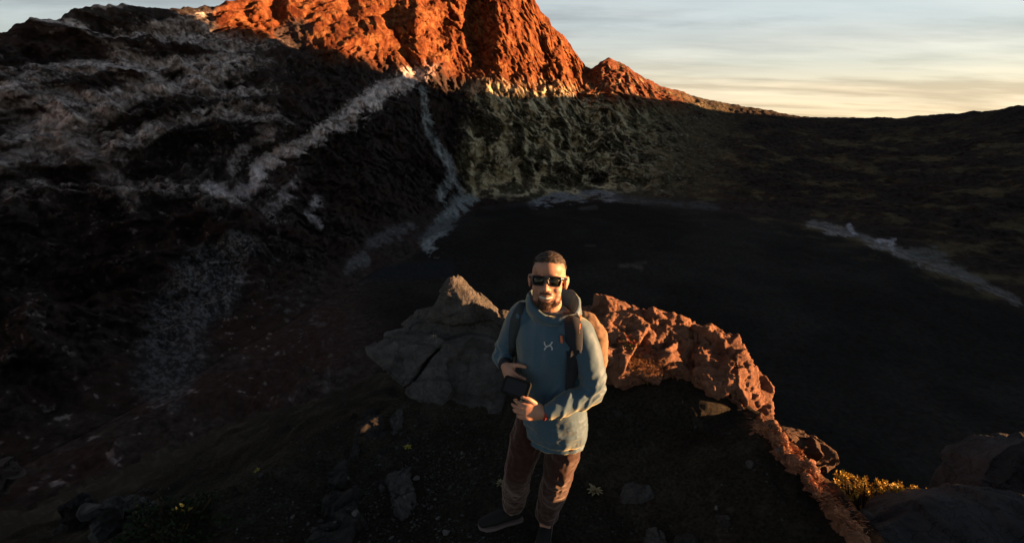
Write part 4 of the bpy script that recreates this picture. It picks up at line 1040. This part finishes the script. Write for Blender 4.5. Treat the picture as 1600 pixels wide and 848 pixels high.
pm_ = [leaf_mesh('petal', .020, .0062, .005, m) for m in (M_red, M_or)]; lm_ = leaf_mesh('leaf', .05, .008, .012, M_grn)
for k in range(16):
    o = bpy.data.objects.new('leaf', lm_); COL.objects.link(o); o.parent = fl; o.location = (rs.normal(0, .035), rs.normal(0, .03), 0); o.rotation_euler = (0, -rs.uniform(.5, 1.3), rs.uniform(0, 6.28))
for k in range(12):
    h = bpy.data.objects.new('flower_head', None); COL.objects.link(h); h.parent = fl; h.location = (rs.normal(0, .055), rs.normal(0, .035), rs.uniform(.02, .055)); h.empty_display_size = .01
    for j in range(7):
        o = bpy.data.objects.new('petal', pm_[k % 2]); COL.objects.link(o); o.parent = h; o.rotation_euler = (0, -rs.uniform(.2, .9), 6.283*j/7); o.scale = (rs.uniform(.8, 1.2),)*3

# yellow shrub behind the corner boulder
sp_ = at_y(1375, 800, .45); shrub = thing('shrub', 'low yellow flowering shrub catching the sun beside the corner boulder', 'shrub', sp_)
M_ylw = leafmat('mustard_leaf', (.34, .22, .04)); M_ylt = leafmat('yellow_tip', (.52, .36, .07)); M_stem = mat('shrub_stem', (.05, .03, .018), .9, .1)
lme = leaf_mesh('leaf', .040, .0065, .008, M_ylw, 3)
tips = []
for k in range(150):
    u_ = rs.uniform(0, 1); px_ = 1305+u_*140+rs.normal(0, 5); py_ = 738+u_*26+rs.uniform(0, 1)**1.4*(54-22*u_)
    tips.append(at_y(px_, py_, .45+rs.uniform(-.16, .22)))
sv = []
for tp_ in tips:
    root = sp_+np.array([(tp_-sp_)[0]*.55, (tp_-sp_)[1]*.5, -.12]); sv.append(limb([root, (root+tp_)/2+np.array([rs.normal(0, .01), 0, .01]), tp_], [.0045, .0035, .0025], per=2, n=5))
V, Fs = join(sv); obj('stem', new_mesh('stem', V-sp_, Fs), M_stem, shrub)
tuf = []
for k in range(4):
    Vs, Fs = [], []
    for j in range(26):
        L = rs.uniform(.018, .034); a, e = rs.uniform(0, 6.28), rs.uniform(-.2, 1.4); d = np.array([math.cos(a)*math.cos(e), math.sin(a)*math.cos(e), math.sin(e)]); sd = unit(np.cross(d, rs.normal(size=3)))*L*.2
        b = np.array([0, 0, rs.uniform(-.03, .012)]); i = len(Vs); Vs += [b, b+d*L*.5+sd, b+d*L, b+d*L*.5-sd]; Fs.append([i, i+1, i+2, i+3])
    me = new_mesh('flower_cluster', np.array(Vs), Fs, False); me.materials.append(M_ylt if k % 2 else M_ylw); tuf.append(me)
for tp_ in tips:
    o = bpy.data.objects.new('flower_cluster', tuf[rs.randint(4)]); COL.objects.link(o); o.parent = shrub; o.location = tp_-sp_; o.rotation_euler = (rs.uniform(-.3, .3), rs.uniform(-.3, .3), rs.uniform(0, 6.28)); o.scale = (rs.uniform(.7, 1.1),)*3

# dark green cushion at the bottom left
gp, _ = hit(275, 828); gs = thing('shrub', 'dark green cushion shrub at the bottom edge, lower left', 'shrub', gp)
M_dg = leafmat('dark_green_leaf', (.014, .022, .009)); Vs, Fs = [], []
for k in range(1600):
    d = unit(rs.normal(size=3)); d[2] = abs(d[2]); p = d*np.array([.26, .2, .12])*rs.uniform(.75, 1.05)*(1+.25*math.sin(d[0]*7)+.2*math.sin(d[1]*9)); n_ = unit(d+rs.normal(size=3)*.6); sd = unit(np.cross(n_, rs.normal(size=3)))
    L = rs.uniform(.02, .045); i = len(Vs); Vs += [p, p+n_*L*.5+sd*L*.25, p+n_*L, p+n_*L*.5-sd*L*.25]; Fs.append([i, i+1, i+2, i+3])
obj('foliage', new_mesh('foliage', np.array(Vs), Fs, False), M_dg, gs)
obj('stem', new_mesh('stem', *join([limb([[0, 0, -.1], [rs.uniform(-.2, .2), rs.uniform(-.15, .15), .12]], [.012, .006], per=2, n=5) for _ in range(9)])), M_stem, gs)

# dry grass: tussock below the ridge and crest blades painted as sunlit streaks
def blades(spots, hgt, lean, wid):
    Vs, Fs = [], []
    for p in spots:
        d = unit(np.array([0, 0, 1.])+np.asarray(lean)+rs.normal(size=3)*.45); L = hgt*rs.uniform(.5, 1.3); sd = unit(np.cross(d, rs.normal(size=3)))*wid
        b = np.asarray(p); m_ = b+d*L*.55; e_ = b+d*L+np.array([rs.normal(0, .25), rs.normal(0, .25), -.25])*L*.5; i = len(Vs)
        Vs += [b-sd, b+sd, m_+sd*.7, m_-sd*.7, e_]; Fs += [[i, i+1, i+2, i+3], [i+3, i+2, i+4]]
    return np.array(Vs), Fs
sp = []
for k in range(900):
    px_ = 985+abs(rs.normal(0, 36)); py_ = 552+rs.uniform(0, 26)+(px_-985)*.25; sp.append(hit(px_, py_)[0])
tb_ = hit(1015, 570)[0]
V, Fs = blades(sp, .055, (-.5, -.3, -.2), .0016)
tu = obj('grass_tussock', new_mesh('grass_tussock', V, Fs, False), leafmat('rusty_grass', (.19, .085, .035))); rebase(tu, tb_); tag(tu, 'rusty dry grass tuft hanging over the soil at the foot of the lit ridge', 'grass tuft')
sp = []
crest = [(1170, 655), (1210, 672), (1240, 705), (1265, 745), (1300, 785), (1345, 825)]
for k in range(1500):
    t = rs.uniform(0, len(crest)-1.001); i = int(t); a, b = crest[i], crest[i+1]
    px_ = a[0]+(b[0]-a[0])*(t-i)+rs.normal(0, 7)+4; py_ = a[1]+(b[1]-a[1])*(t-i)+rs.normal(0, 8)+6
    q = hit(px_, py_)[0]
    if depth(q) < 5: sp.append(q)
V, Fs = blades(sp, .030, (.5, -.6, -.75), .0022)
obj('sunlit_streak_grass', new_mesh('sunlit_streak_grass', V, Fs, False), leafmat('sun_bright_grass', (.42, .19, .095)), kind='stuff')  # sunlight on the crest put into the blade colour
